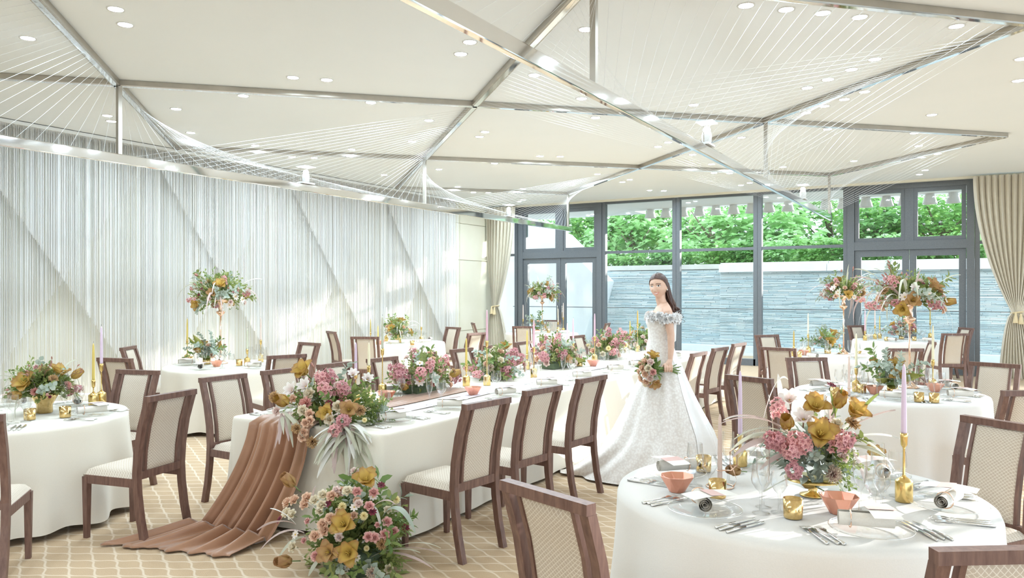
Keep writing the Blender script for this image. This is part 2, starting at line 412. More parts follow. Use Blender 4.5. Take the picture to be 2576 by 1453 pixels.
# ------------------------------------------------------------------ ceiling sculpture
NX = (-7.47, -2.17); NY = (-.40, 4.77, 9.93, 15.08); HB = 2.95
XS = (-10.1, -4.82, .45)
def bar(name, a, b, w_, h_, mats, parent=None, **k):
    a = Vector(a); b = Vector(b); d = (b - a); L = d.length; mb = MB(); mb.box((0, 0, 0), (w_, L, h_))
    o = mb.build(name, mats, parent, (a + b) / 2, (0, 0, math.atan2(-d.x, d.y)), smooth=False); return o
def track(a, b, label):
    a = Vector((*a, CEIL)); b = Vector((*b, CEIL)); c = (a + b) / 2; t = thing('ceiling_track', label, 'ceiling track', c, math.atan2(-(b - a).x, (b - a).y)); L = (b - a).length
    MB().box((0, 0, -.028), (.085, L, .052)).build('channel', 'track_metal', t, smooth=False)
    MB().box((0, 0, -.057), (.05, L, .008)).build('mirror_strip', 'steel', t, smooth=False)
track((-10.1, 2.2), (.45, 12.5), 'longest slanting ceiling track, passing the left front hanging post')
track((-10.1, 7.35), (-2.17, 15.08), 'slanting ceiling track that meets the far right hanging post')
track((-10.1, 12.5), (-7.47, 15.08), 'short ceiling track ending at the far left hanging post')
track((-4.9, -.40 + 2.58), (-10.1, 7.35), 'ceiling track over the left front post, running to the string curtain')
track((-2.17, 4.77), (-10.1, 12.5), 'ceiling track crossing from the near centre post to the far curtain')
track((.45, 7.35), (-7.47, 15.08), 'ceiling track from upper right through the middle post to the far left')
track((.45, 12.5), (-2.17, 15.08), 'short right-hand ceiling track by the window')
track((-4.8, 2.19), (.45, 7.35), 'ceiling track cutting the top right corner of the picture')
def beam(x, y0, y1, posts, fans, label):
    t = thing('suspended_beam', label, 'ceiling sculpture', (x, 0, HB))
    mb = MB(); mb.box((0, (y0 + y1) / 2, 0), (.05, y1 - y0, .10)); soften(mb.build('beam', 'steel', t, smooth=False), .008)
    for y in posts: MB().box((0, y, (CEIL - HB) / 2 + .02), (.042, .042, CEIL - HB - .05)).build('post', 'track_metal', t, smooth=False)
    for y in posts:
        for sx, sy in fans:
            mb = MB(); n_ = 31
            for i in range(1, n_):
                q_ = (i / n_); a = Vector((0, y + sy * 5.16 * q_, .045)); b = Vector((sx * 2.63 * q_, y + sy * 2.58 * q_, CEIL - HB - .05))
                if not (y0 < a.y < y1): continue
                mb.tube([a, b], .0017 if len(fans) == 2 or (sx, sy) == (1, 1) else .0009, 3, cap=False)
            if mb.v: mb.build('string_fan', 'fan_string', t, kind='stuff')
    return t
beam(NX[0], -.3, 15.25, NY[1:], ((1, -1), (-1, 1)), 'mirrored beam hung from posts with white string fans along the curtain')
beam(NX[1], 1.0, 15.25, NY[1:], ((1, 1), (1, -1), (-1, 1)), 'mirrored beam with string fans slanting across the middle of the ceiling')
for (x, y), lb in (((NX[0], 7.36), 'square-bracket spotlight standing on the left mirrored beam'), ((NX[1], 7.39), 'square-bracket spotlight standing on the right mirrored beam, nearer one'),
                   ((NX[0], 12.56), 'small spotlight on the far end of the left mirrored beam'), ((NX[1], 12.46), 'small spotlight on the far end of the right mirrored beam')):
    t = thing('beam_spotlight', lb, 'spotlight', (x, y, HB + .053), 0)
    MB().box((0, 0, .01), (.10, .22, .02)).build('base_plate', 'lamp_white', t, smooth=False)
    b = MB(); b.tube([(0, -.095, .22), (0, -.095, .024), (0, .095, .024), (0, .095, .22)], .009, 4); b.build('bracket', 'steel', t, smooth=False)
    MB().box((0, 0, .225), (.16, .2, .012)).build('shade_plate', 'lamp_white', t, smooth=False)
    MB().lathe([(.03, .02), (.045, .03), (.05, .10), (.04, .13)], 14).build('lamp_body', 'lamp_white', t)
    MB().lathe([(.0, .125), (.03, .13), (.038, .155), (.025, .18), (0, .19)], 12).build('bulb', 'bulb', t)

# ------------------------------------------------------------------ downlights
DL = [(291,22),(315,61),(70,95),(737,194),(822,200),(612,240),(443,273),(933,257),(270,290),(280,304),(480,333),(642,365),(884,375),(1079,302),(1037,355),(735,394),(790,396),(966,439),(1104,425),(1244,410),(1151,469),(1191,483),(1228,484),(1206,343),(1220,331),(1159,135),(1182,105),
      (1877,13),(1978,23),(2070,32),(2163,42),(1473,73),(1381,157),(1344,188),(1463,247),(1498,295),(1745,263),(2406,65),(2201,148),(2142,174),(2083,199),(2031,220),(2175,230),(2124,249),(2074,266),(2028,283),(2344,288),(2082,324),(1865,345),(1681,357),(1655,368),(1742,388),(1358,392),(1409,393),(1438,416),(1503,437),(1584,451),(1566,457),(1315,474),(1439,464),(1634,478),(1670,479),(1790,412),(1854,420),(1796,434),(1835,435),(1970,419),(2148,404),(2300,334),(2311,366),(2359,386),(2318,395),(2327,427),(2313,438),(2562,202),(2570,147),(1886,459),(1864,465),(1316,502),(1306,506)]
ring = MB().lathe([(.050, -.004), (.064, -.010), (.068, -.004), (.068, .004)], 20, cap=False).mesh('ring', 'lamp_white')
lens = MB().lathe([(.0, -.003), (.052, -.003)], 20, cap=False).mesh('lens', 'lamp_lens')
lens_d = MB().lathe([(.0, -.003), (.052, -.003)], 20, cap=False).mesh('lens', 'lamp_lens_dimmed')     # right-hand lamps, weakened to keep the ceiling there from washing out
ORD = ['first', 'second', 'third', 'fourth', 'fifth', 'sixth', 'seventh', 'eighth', 'ninth', 'tenth', 'eleventh', 'twelfth', 'thirteenth', 'fourteenth', 'fifteenth', 'sixteenth', 'seventeenth', 'eighteenth', 'nineteenth', 'twentieth', 'twenty-first', 'twenty-second', 'twenty-third', 'twenty-fourth', 'twenty-fifth', 'twenty-sixth']
cnt = {}
for i, (px, py) in enumerate(sorted(DL)):
    p = at(px, py, z=CEIL)
    hz = 'upper' if py < 150 else 'middle' if py < 320 else 'lower'
    sd = 'left' if px < 860 else 'central' if px < 1720 else 'right-hand'
    cnt[hz, sd] = cnt.get((hz, sd), -1) + 1
    t = thing('downlight', '%s recessed downlight from the left in the %s %s ceiling' % (ORD[cnt[hz, sd]], hz, sd), 'downlight', p, 0, 'downlights, %s %s ceiling' % (hz, sd))
    link('trim_ring', ring, t); link('lens', lens_d if p.x > -3.2 else lens, t, (0, 0, -.003))

# unseen downlights added above the frame to brighten the near end of the hall
for i in range(14):
    x = (-9.3, -8.1, -6.9, -5.7, -4.5, -3.3, -2.1)[i % 7]; y = (1.6, -1.8)[i // 7]
    t = thing('downlight', '%s added fill downlight from the left in the %s row above the picture' % (ORD[i % 7], ('first', 'second')[i // 7]), 'downlight', (x, y, CEIL), 0, 'added downlights over the unseen near end of the hall')
    link('trim_ring', ring, t); link('lens', lens, t, (0, 0, -.003))
# ================================================================== outdoors
struct(MB().box((-4, 22, -.13), (34, 10, .1)).build('terrace', 'paving', smooth=False))
so = MB(); so.box((-12.0, 18.55, CEIL + .06), (8.9, 2.9, .22)); so.box((-.05, 18.15, CEIL + .06), (14.99, 2.1, .22))
struct(so.build('canopy_soffit', 'soffit', smooth=False))
bell = [(1636,539),(1675,536),(1717,534),(1759,531),(1801,528),(1845,526),(1890,524),(1934,521),(1982,519),(2078,512),(2122,510),(2178,507),(2230,504),(2276,501),(2339,496),(2398,494)]
bm_ = MB().lathe([(.07, .16), (.085, .15), (.10, .08), (.145, -.07), (.15, -.09), (.13, -.09), (.09, .04)], 18, cap=False).mesh('shade', 'lamp_white')
bc_ = MB().lathe([(.0, .20), (.07, .20), (.07, .14), (0, .14)], 14, cap=False).mesh('ceiling_cup', 'lamp_white')
for i, (px, py) in enumerate(bell):
    p = at(px, py, Y=18.95)
    t = thing('bell_lamp', '%s white bell-shaped lamp from the left under the garden canopy' % ORD[i], 'lamp', (p.x, p.y, CEIL - .18), 0, 'bell lamps in a row under the canopy edge')
    link('shade', bm_, t); link('ceiling_cup', bc_, t, (0, 0, -.07))
struct(MB().box((0, 10, -.4), (120, 120, .3)).build('ground', 'pale_paving', smooth=False))  # unseen ground, added to cut sky light from below and set the bounce
# stacked-slate garden wall with white caps
YG = 22.0
gw = bpy.data.objects.new('wall_garden', None); COL.objects.link(gw); struct(gw); gw.location = (-4, YG, 0)
def slate_run(x0, x1, z0, z1, yy, seed):
    q = random.Random(seed); mb = MB(); z = z0
    while z < z1:
        h = min(q.choice((.016, .02, .026, .034)), z1 - z); x = x0
        while x < x1:
            l = min(q.uniform(.15, .7), x1 - x); dp = q.uniform(.0, .035)
            mb.box((x + l / 2 + 4, yy - YG - dp, z + h / 2), (l - .006, .08, max(.006, h - .006))); x += l
        z += h
    mb.build('slate_courses', 'slate', gw, smooth=False, kind='stuff')
    MB().box(((x0 + x1) / 2 + 4, yy - YG + .2, (z0 + z1) / 2), (x1 - x0, .36, z1 - z0)).build('core', 'slate_back', gw, smooth=False)
slate_run(-9.6, -6.05, .03, 2.22, YG, 1); slate_run(-6.05, 3.4, .03, 2.13, YG - .05, 2)
MB().box((-7.82 + 4, .15, 2.30), (3.56, .5, .14)).build('coping', 'paving', gw, smooth=False)
for x0, x1 in ((-6.05, -3.2), (-3.19, -1.2), (-1.19, 1.0), (1.01, 3.4)):
    MB().box(((x0 + x1) / 2 + 4, .02, 2.235), (x1 - x0, .5, .20)).build('coping', 'white_stone', gw, smooth=False)
    MB().box(((x0 + x1) / 2 + 4, .3, 2.36), (x1 - x0, .5, .09)).build('coping', 'paving', gw, smooth=False)
MB().box((-3 + 4, -.32, .0), (13.2, .5, .16)).build('ledge', 'white_stone', gw, smooth=False)
# white stair flank at the left end of the garden wall
struct(MB().add([(-14, 20.9, -.05), (-9.9, 20.9, -.05), (-9.3, 20.9, 1.9), (-10.9, 20.9, 3.4), (-14, 20.9, 4.6), (-14, 22.3, -.05), (-9.9, 22.3, -.05), (-9.3, 22.3, 1.9), (-10.9, 22.3, 3.4), (-14, 22.3, 4.6)],
       [(0, 1, 2, 3, 4), (9, 8, 7, 6, 5), (0, 5, 6, 1), (1, 6, 7, 2), (2, 7, 8, 3), (3, 8, 9, 4), (4, 9, 5, 0)]).build('wall_stair', 'white_stone', smooth=False))
# glass balustrade
gb = thing('glass_balustrade', 'clear glass balustrade with a thin top rail outside the windows', 'balustrade', (-4, 19.6, -.08))
MB().box((0, 0, 1.235), (15, .035, .022)).build('top_rail', 'frame_metal', gb, smooth=False)
for i in range(8): MB().box((-6.56 + i * 1.875, 0, .61), (1.86, .014, 1.22)).build('glass_panel', 'rail_glass', gb, smooth=False)
# trees and shrubs beyond the wall
struct(MB().box((-6, 31, .9), (46, 16.5, 1.8)).build('garden_bank', 'foam', smooth=False))
def leafquad(mb, p, d, up, l, wd):
    s = d.cross(up).normalized() * wd; m_ = p + d * l * .5
    mb.add([p, m_ - s + up * l * .06, p + d * l - up * l * .10, m_ + s + up * l * .06], [(0, 1, 2), (0, 2, 3)])
def tree(px, Y, rx, rz, zc, ln, nl, mt, label, seed, name='garden_tree', ry=1.2, trunk=True):
    q = random.Random(seed); b = at(px, 600, Y=Y); t = thing(name, label, 'tree' if trunk else 'shrub', (b.x, Y, 1.75), 0, 'trees beyond the garden wall' if trunk else 'shrubs on top of the garden wall')
    mb = MB(); blobs = [(Vector((q.uniform(-.75, .75) * rx, q.uniform(-.5, .5) * ry, zc - 1.75 + q.uniform(-.75, .75) * rz)), q.uniform(.32, .55)) for _ in range(10)]
    for i in range(nl):
        c, s = q.choice(blobs); a = q.uniform(0, 2 * PI); e = math.asin(q.uniform(-1, 1)); rr = q.uniform(.55, 1.05) * s
        o = Vector((math.cos(a) * math.cos(e) * rx, math.sin(a) * math.cos(e) * ry, math.sin(e) * rz)) * rr
        d = Vector((math.cos(a), math.sin(a) - .35, q.uniform(-.7, .15))).normalized(); up = Vector((q.uniform(-.35, .35), -.35 + q.uniform(-.3, .3), 1)).normalized()
        leafquad(mb, c + o, d, up, ln * q.uniform(.7, 1.3), ln * q.uniform(.26, .38))
    mb.build('foliage', mt, t, kind='stuff', smooth=False)
    if not trunk: MB().tube([(0, 0, 0), (.02, 0, .5), (0, 0, .95)], [.03, .02, .01], 6).build('stem', 'bark', t)
    if trunk:
        tb = MB(); tb.tube([(0, 0, -.1), (.08, 0, .6 * zc - 1), (-.05, 0, zc - 1.75)], [.13, .10, .06], 8)
        for k in range(4):
            a = q.uniform(0, 6.3); tb.tube([(.03, 0, .4 * zc - .6 + .2 * k), (math.cos(a) * rx * .6, math.sin(a) * .5, zc - 1.75 + q.uniform(-.2, .5) * rz)], [.05, .015], 6)
        tb.build('trunk', 'bark', t)
TREES = [(1290, 26.5, 1.3, 1.3, 3.6, .20, 1500, 'tree_leaf', 'fresh green tree behind the left-hand door'),
 (1400, 28, 1.5, 1.4, 3.7, .20, 1700, 'tree_leaf', 'narrow-leaved green tree seen through the door beside the first mullion'),
 (1490, 27, 1.3, 1.3, 3.7, .22, 1500, 'tree_leaf_dark', 'dark green tree with drooping leaves behind the double door edge'),
 (1590, 26, 1.4, 1.3, 3.8, .32, 900, 'tree_leaf_pale', 'big-leaved pale tree with a dark trunk in the first fixed bay'),
 (1680, 28, 1.6, 1.5, 3.8, .20, 1900, 'tree_leaf', 'leafy tree behind the second mullion, above the bride'),
 (1790, 26, 1.5, 1.2, 3.8, .36, 900, 'tree_leaf_pale', 'broad pale-leaved tree filling the second fixed bay'),
 (1900, 28, 1.6, 1.5, 3.9, .20, 1900, 'tree_leaf_dark', 'dense dark tree behind the third mullion'),
 (1960, 26, 1.2, 1.1, 3.4, .36, 700, 'tree_leaf_pale', 'low big-leaved tree in the third fixed bay'),
 (2090, 28, 1.6, 1.5, 3.9, .20, 1900, 'tree_leaf', 'small-leaved green tree behind the end of the right beam'),
 (2210, 26.3, 1.2, 1.1, 3.6, .24, 1300, 'tree_leaf_dark', 'dark shrubby tree in the left vent of the right-hand door'),
 (2370, 26.3, 1.5, 1.4, 3.7, .19, 2200, 'tree_leaf', 'bushy bright green tree in the right vent of the right-hand door'),
 (2540, 27, 1.4, 1.3, 3.6, .22, 1400, 'tree_leaf', 'green tree half hidden behind the right-hand curtain')]
for i, a in enumerate(TREES): tree(*a, seed=40 + i)
for i, px in enumerate((1330, 1420, 1500, 1570, 1650, 1730, 1810, 1890, 1970, 2050, 2130, 2220, 2310, 2400, 2490)):
    tree(px, 23.6, .62, .42, 2.72, .17, 620, ('tree_leaf', 'tree_leaf_dark', 'tree_leaf_pale')[i * 7 % 3], '%s low green shrub from the left on top of the slate wall' % ORD[i], 80 + i, 'garden_shrub', .7, False)
for i, px in enumerate((1330, 1480, 1640, 1800, 1960, 2130, 2310, 2500)):
    tree(px, 32, 1.75, 1.9, 4.0, .34, 1000, 'tree_leaf_dark', '%s tall dark tree from the left at the back of the garden' % ORD[i], 120 + i, 'background_tree', 1.5)

# ================================================================== chairs
def chair_meshes():
    W_ = .42; hw = W_ / 2 - .02; prof = [(-.275, 0), (-.238, .16), (-.215, .32), (-.208, .44), (-.218, .58), (-.248, .74), (-.312, .94)]
    def strip(x, wd, pr, th):
        mb = MB(); vs = []
        for y, z in pr:
            for sx, sy in ((-1, -1), (1, -1), (1, 1), (-1, 1)): vs.append((x + sx * wd / 2, y + sy * th / 2, z))
        fs = [(0, 3, 2, 1), tuple(4 * (len(pr) - 1) + k for k in range(4))]
        for i in range(len(pr) - 1):
            for k in range(4): fs.append((4 * i + k, 4 * i + (k + 1) % 4, 4 * i + 4 + (k + 1) % 4, 4 * i + 4 + k))
        return mb.add(vs, fs)
    out = {}
    def sm(prof, n=3):
        o = []
        for a, b in zip(prof, prof[1:]): o += [(a[0] + (b[0] - a[0]) * i / n, a[1] + (b[1] - a[1]) * i / n) for i in range(n)]
        return o + [prof[-1]]
    for s in (-1, 1):
        out['post%d' % s] = strip(s * hw, .038, [(y, z) for y, z in prof[:-1]] + [(-.300, .905)], .040).mesh('back_post', 'walnut', False)
        out['stile%d' % s] = strip(s * .132, .018, [p for p in prof if .42 < p[1] < .9] + [(-.300, .905)], .026).mesh('stile', 'walnut', False)
        mb = MB(); mb.box((s * hw, .205, .20), (.040, .040, .40), taper=.72); out['leg%d' % s] = mb.mesh('leg', 'walnut', False)
        mb = MB(); mb.box((s * hw, 0, .385), (.032, .40, .055)); out['side%d' % s] = mb.mesh('side_rail', 'walnut', False)
    mb = MB(); mb.box((0, -.306, .922), (W_ + .002, .042, .036)); out['top'] = mb.mesh('top_rail', 'walnut', False)
    mb = MB(); mb.box((0, -.208, .43), (W_ - .06, .032, .05)); out['rear'] = mb.mesh('rear_rail', 'walnut', False)
    mb = MB(); mb.box((0, .205, .385), (W_ - .06, .034, .055)); out['front'] = mb.mesh('front_rail', 'walnut', False)
    def seat(u, v):
        x = (u - .5) * .40; y = -.19 + v * .42; e = min(u, 1 - u, v, 1 - v); return (x, y, .412 + .042 * min(1, (e * 9)) ** .5 + .006 * math.sin(PI * u) * math.sin(PI * v))
    mb = MB(); mb.grid(seat, 16, 16); mb.box((0, .02, .408), (.395, .415, .012)); out['seat'] = mb.mesh('seat_cushion', 'weave')
    pr = sm([p for p in prof if .42 < p[1] < .9] + [(-.298, .90)]); 
    mb = MB()
    for sg in (1, -1):
        def pn(u, v, sg=sg):
            k = v * (len(pr) - 1); i = min(int(k), len(pr) - 2); y = pr[i][0] + (pr[i + 1][0] - pr[i][0]) * (k - i); z = pr[i][1] + (pr[i + 1][1] - pr[i][1]) * (k - i)
            e = min(1, min(u, 1 - u) * 8, min(v, 1 - v) * 14) ** .5; return ((u - .5) * .245, y + sg * (.006 + .012 * e), max(z, .45))
        mb.grid(pn, 8, 16) if sg > 0 else mb.grid(lambda u, v: pn(1 - u, v), 8, 16)
    out['panel'] = mb.mesh('back_panel', 'weave')
    return out
CH = chair_meshes()
CHN = dict(post='back_post', stile='stile', leg='leg', side='side_rail', top='top_rail', rear='rear_rail', front='front_rail', seat='seat_cushion', panel='back_panel')
def chair(mid, face, label, group='walnut dining chairs'):
    """mid: middle of the top rail on plan, face: direction the sitter looks"""
    f = Vector((math.cos(face), math.sin(face))); o = Vector(mid) + f * .306
    t = thing('dining_chair', label, 'chair', (o.x, o.y, 0), face - PI / 2, group)
    for k, me in CH.items(): link(CHN[k.rstrip('-1')], me, t)
    return t
TC = dict(T1=(-5.9, 2.92), T2=(-7.6, 6.3), T3=(-8.53, 10.63), T4=(-7.83, 14.54), T5=(-.655, 3.58), T6=(-.6, 7.53), T7=(-1.64, 11.34), T8=(-1.07, 15.68))
TN = dict(T1='front left round table', T2='curtain-side tall-vase table', T3='curtain-side yellow-flowered table', T4='far left table by the doors',
          T5='front right round table', T6='second right round table', T7='third right round table', T8='far right round table')
TR_ = .77
def ang(a, b): return math.atan2(b[1] - a[1], b[0] - a[0])
def rail(a, b, tc=None):
    """chair from the two ends of its top rail in the photograph"""
    A = at(*a, z=.94); B = at(*b, z=.94); m_ = (A + B) / 2; g = math.atan2(B.y - A.y, B.x - A.x); f = g + PI / 2
    if tc is not None and (Vector(tc) - Vector((m_.x, m_.y))).dot(Vector((math.cos(f), math.sin(f)))) < 0: f += PI
    return (m_.x, m_.y), f
# around the round tables
m_, f = rail((382, 995), (478, 979), TC['T1']); chair(m_, f, 'walnut dining chair standing alone in front of the left foreground round table')
chair((-4.60, 2.04), R(138), 'dark walnut chair cut off by the left picture edge')
m_, f = rail((299, 929), (395, 931), TC['T1']); chair(m_, f - R(6), 'walnut chair behind the left foreground table, between two others')
m_, f = rail((258, 899), (320, 901), TC['T2']); chair(m_, f, 'dark walnut chair back just right of the left table candles')
m_, f = rail((314, 873.5), (388.5, 869), TC['T2']); chair((-8.62, 5.62), R(36), 'sunlit chair at the left of the tall-vase table, back against the curtain')
m_, f = rail((685, 895), (758, 889), TC['T2']); chair(m_, R(160), 'walnut chair with a sun stripe right of the tall-vase table')
m_, f = rail((754, 860), (803, 862), TC['T2']); chair(m_, R(262), 'pale-backed chair behind the tall-vase table, right of its candles')
chair((-9.02, 9.45), R(62), 'sunlit chair facing right beside the yellow-flowered round table')
m_, f = rail((887, 846), (948.6, 846.7), TC['T3']); chair(m_, R(116), 'dark chair back standing before the yellow-flowered round table')
chair((-8.16, 11.72), R(252), 'chair with a glowing back behind the yellow-flowered round table')
m_, f = rail((1186.5, 837), (1212, 836), TC['T3']); chair((-6.72, 10.3), R(172), 'chair side-on in front of the cream wall and curtain')
chair((-8.9, 13.5), R(40), 'white-lit chair against the left window drape')
m_, f = rail((1295, 820), (1337.5, 820), TC['T4']); chair(m_, R(113), 'pale tan chair back in front of the far left table')
chair((-6.42, 14.8), R(192), 'slim side-on chair right of the far left table, against the slate')
chair((-8.2, 15.72), R(290), 'golden-lit chair behind the far left table, by the doors')
chair((-1.205, 2.26), R(71), 'large walnut chair back at the bottom centre of the picture')
chair((.10, 2.37), R(124), 'dark walnut chair back in the bottom right corner')
A = at(2426, 1043, z=.94); chair((A.x + .2 * math.cos(R(-34)), A.y + .2 * math.sin(R(-34))), R(-124), 'walnut chair with a pale lattice back right of the foreground table')
A = at(2525.5, 982, z=.94); chair((A.x + .2 * math.cos(R(34)), A.y + .2 * math.sin(R(34))), R(124), 'walnut chair at the right edge, behind the lattice-backed one')
m_, f = rail((1834, 941.6), (1935, 952), TC['T6']); chair(m_, f, 'walnut chair behind the lilac candle, left of the second right table')
m_, f = rail((1979, 898.6), (2078, 898.6), TC['T6']); chair(m_, f + R(6), 'walnut chair with a tan woven back beyond the second right table')
m_, f = rail((2448, 909), (2559, 916), TC['T6']); chair(m_, f, 'walnut chair beyond the second right table, before the right curtain')
m_, f = rail((1917, 872.5), (2000, 875), TC['T7']); chair(m_, R(82), 'tall tan chair back left of the third right table')
m_, f = rail((1917, 842), (1985, 842), TC['T7']); chair((-2.62, 12.05), R(-40), 'chair behind the third right table, left, against the slate wall')
m_, f = rail((2232.5, 875), (2283, 875), TC['T7']); chair((-.62, 10.0), R(120), 'dark chair back half hidden by flowers on the second right table')
m_, f = rail((2316, 856), (2356, 859), TC['T7']); chair((-.40, 11.61), R(190), 'white-lit chair seen side-on right of the third right table')
m_, f = rail((2371.5, 838), (2436, 838), TC['T8']); chair(m_, R(118), 'pale-backed chair right of the tall flower stand, before the far table')
m_, f = rail((2393.5, 821.6), (2446, 823), TC['T8']); chair((-.02, 16.25), R(212), 'chair beside the far right table, nearest the right-hand door')
m_, f = rail((2132, 817.5), (2181.5, 817.5), TC['T8']); chair((-1.86, 16.28), R(-38), 'small cream-backed chair behind the far right table, by the glass')
# along the long table
LTL = [4.07, 4.67, 5.30, 5.98, 6.66, 7.38, 8.09, 8.80, 9.53, 10.45]; LTR = [3.95, 4.66, 5.46, 8.22, 9.06, 9.93]
for i, y in enumerate(LTL): chair((-5.02, y), R(rnd.uniform(-4, 3)), '%s chair from the near end on the left side of the long table' % ORD[i], 'chairs on the left of the long table')
for i, y in enumerate(LTR): chair((-2.50, y), R(180 + rnd.uniform(-8, -3)), ('%s chair from the near end on the right side of the long table' % ORD[i]) if i < 3 else ('%s chair beyond the bride on the right side of the long table' % ORD[i - 3]), 'chairs on the right of the long table')

# ================================================================== tables and cloths
TZ = .71
def round_table(k, white, seed):
    cx, cy = TC[k]; q = random.Random(seed); ph = [q.uniform(0, 6.3) for _ in range(4)]; nf = 15
    def f(u, v):
        a = u * 2 * PI
        if v < .3: r = TR_ * (v / .3); return (r * math.cos(a), r * math.sin(a), TZ)
        s = (v - .3) / .7; b = min(1, s / .08)
        w_ = math.sin(nf * a + ph[0] + .9 * math.sin(3 * a + ph[1])) * .6 + math.sin((nf - 4) * a + ph[2]) * .4
        r = TR_ + .010 * math.sin(b * PI / 2) + .012 * s + .055 * (s ** 1.1) * (.55 + w_); z = TZ - .012 * (1 - math.cos(b * PI / 2)) - max(0, s - .04) * (TZ - .03) * 1.02
        return (r * math.cos(a), r * math.sin(a), max(.02, z) + .012 * (s > .95) * (1 - w_))
    o = MB().grid(f, 180, 26, wrap=True).build('tablecloth', 'linen_white' if white else 'linen', None, (cx, cy, 0))
    tag(o, 'floor-length cream cloth draped over the %s' % TN[k], 'tablecloth', 'round tablecloths')
    t = thing('round_table', '%s, hidden under its cloth' % TN[k], 'table', (cx, cy, 0), 0, 'round banquet tables')
    MB().lathe([(0, TZ - .03), (TR_ - .02, TZ - .03), (TR_ - .015, TZ - .004), (0, TZ - .004)], 40).build('table_top', 'wood_dark', t)
    MB().lathe([(.28, .03), (.28, .05), (.05, .10), (.045, TZ - .03)], 20).build('pedestal', 'wood_dark', t)
for i, k in enumerate(TC): round_table(k, k in ('T5', 'T6', 'T7', 'T8'), 300 + i)
LX0, LX1, LY0, LY1 = -4.51, -3.13, 3.73, 11.25
def long_cloth():
    """cloth over the long table: flat top, rounded fall, softly waved skirt with a pleat at each corner"""
    per = []; r = .05; xs = [(LX1 - r, LY0 + r, -90), (LX1 - r, LY1 - r, 0), (LX0 + r, LY1 - r, 90), (LX0 + r, LY0 + r, 180)]
    for i, (x, y, a0) in enumerate(xs):
        for j in range(9): a = R(a0 + 90 * j / 8); per.append(((x + r * math.cos(a), y + r * math.sin(a)), (math.cos(a), math.sin(a)), j in (3, 4, 5)))
        x2, y2, a2 = xs[(i + 1) % 4]; p = per[-1]; e = Vector((x2 + r * math.cos(R(a2)), y2 + r * math.sin(R(a2)))); s = Vector(p[0]); n_ = int((e - s).length / .06)
        for j in range(1, n_): q = s.lerp(e, j / n_); per.append(((q.x, q.y), p[1], False))
    nv = [(0, 0), (.008, .004), (.012, .014)] + [(.014 + .02 * k / 9, .03 + (TZ - .055) * k / 9) for k in range(10)]
    vs = []; fs = []; n_ = len(per); L = 0.
    for j, (out, dz) in enumerate(nv):
        for i, (p, nn, c) in enumerate(per):
            s = dz / TZ; wv = math.sin((p[0] * 5.1 + p[1] * 4.3)) * .5 + math.sin(p[0] * 9 + p[1] * 11.5 + 1) * .5
            o = out + s * (.022 * wv + (.05 if c else .012)); vs.append((p[0] + nn[0] * o, p[1] + nn[1] * o, TZ - dz))
    for j in range(len(nv) - 1):
        for i in range(n_): k = (i + 1) % n_; fs.append((j * n_ + i, (j + 1) * n_ + i, (j + 1) * n_ + k, j * n_ + k))
    fs.append(tuple(range(n_)))
    mb = MB(); mb.add(vs, fs); o = mb.build('tablecloth', 'linen'); return o
tag(long_cloth(), 'floor-length cream cloth over the long banquet table', 'tablecloth')
t = thing('banquet_table', 'long banquet table down the middle, hidden under its cloth', 'table', ((LX0 + LX1) / 2, (LY0 + LY1) / 2, 0))
MB().box((0, 0, TZ - .022), (LX1 - LX0 - .03, LY1 - LY0 - .03, .03)).build('table_top', 'wood_dark', t, smooth=False)
for sx in (-1, 1):
    for sy in (-1, 0, 1): MB().box((sx * .55, sy * 3.5, TZ / 2 - .02), (.05, .05, TZ - .04)).build('leg', 'wood_dark', t, smooth=False)
# runners
def runner(name, label, mt, x0, x1, y0, y1, seed, zo):
    q = random.Random(seed); ph = [q.uniform(0, 6) for _ in range(5)]
    def f(u, v):
        y = y0 + (y1 - y0) * v; c = (x0 + x1) / 2 + .05 * math.sin(1.3 * y + ph[0]); wd = (x1 - x0) * (1 + .18 * math.sin(2.1 * y + ph[1]))
        a = u * 4.5 * 2 * PI; return (c + (u - .5) * wd, y, TZ + zo + .004 * (1 + math.sin(a + 1.2 * math.sin(y * 1.7 + ph[2]))) * (.5 + .5 * math.sin(y * 2.3 + u * 5 + ph[3])))
    return tag(MB().grid(f, 40, 140).build(name, mt), label, 'table runner')
runner('table_runner', 'crumpled lilac chiffon runner along the right of the long table flowers', 'chiffon', -3.80, -3.60, 4.25, 10.9, 3, .002)
def drape(u, v):
    """copper satin: along the table top, over its near end, down and out across the carpet"""
    uu = u - .5; Ls, Ld, Lf = 2.1, .70, .62; s = v * (Ls + Ld + Lf); fold = math.sin(u * 4.5 * 2 * PI + 1.3 * math.sin(u * 9)) * .78 + .25 * math.sin(u * 11 * 2 * PI + 1)
    if s < Ls:
        y = LY0 + Ls - s; kk = max(0, 1 - (y - LY0) / .5); return (-3.95 + uu * (.30 + .24 * kk) + .02 * math.sin(y * 3), y, TZ + .004 + (.003 + .012 * kk) * (1 + fold))
    s -= Ls
    if s < Ld:
        k = s / Ld; x = -3.95 + uu * (.54 + .10 * k) - .18 * k ** 1.6; return (x, LY0 - .045 - .05 * k - .16 * k ** 2.2 - .07 * (1 + fold) * (.45 + .55 * k), max(.015, TZ + .012 - .02 * min(1, k * 8) - k * (TZ - .01)))
    k = (s - Ld) / Lf; x = -4.13 + uu * (.64 + .24 * k) - .12 * k; tl = .32 + .25 * (1 - u)
    return (x, LY0 - .255 - .07 * (1 + fold) * (1 - .6 * k) - k * tl, .012 + (.075 * (1 - k) + .03) * (1 + fold) * .5 * (1 - .5 * k) * (0 if k > .99 else 1))
o = MB().grid(drape, 110, 110).build('satin_runner', 'satin'); tag(o, 'copper satin runner falling over the long table end onto the carpet', 'table runner')
so_ = o.modifiers.new('thick', 'SOLIDIFY'); so_.thickness = .003

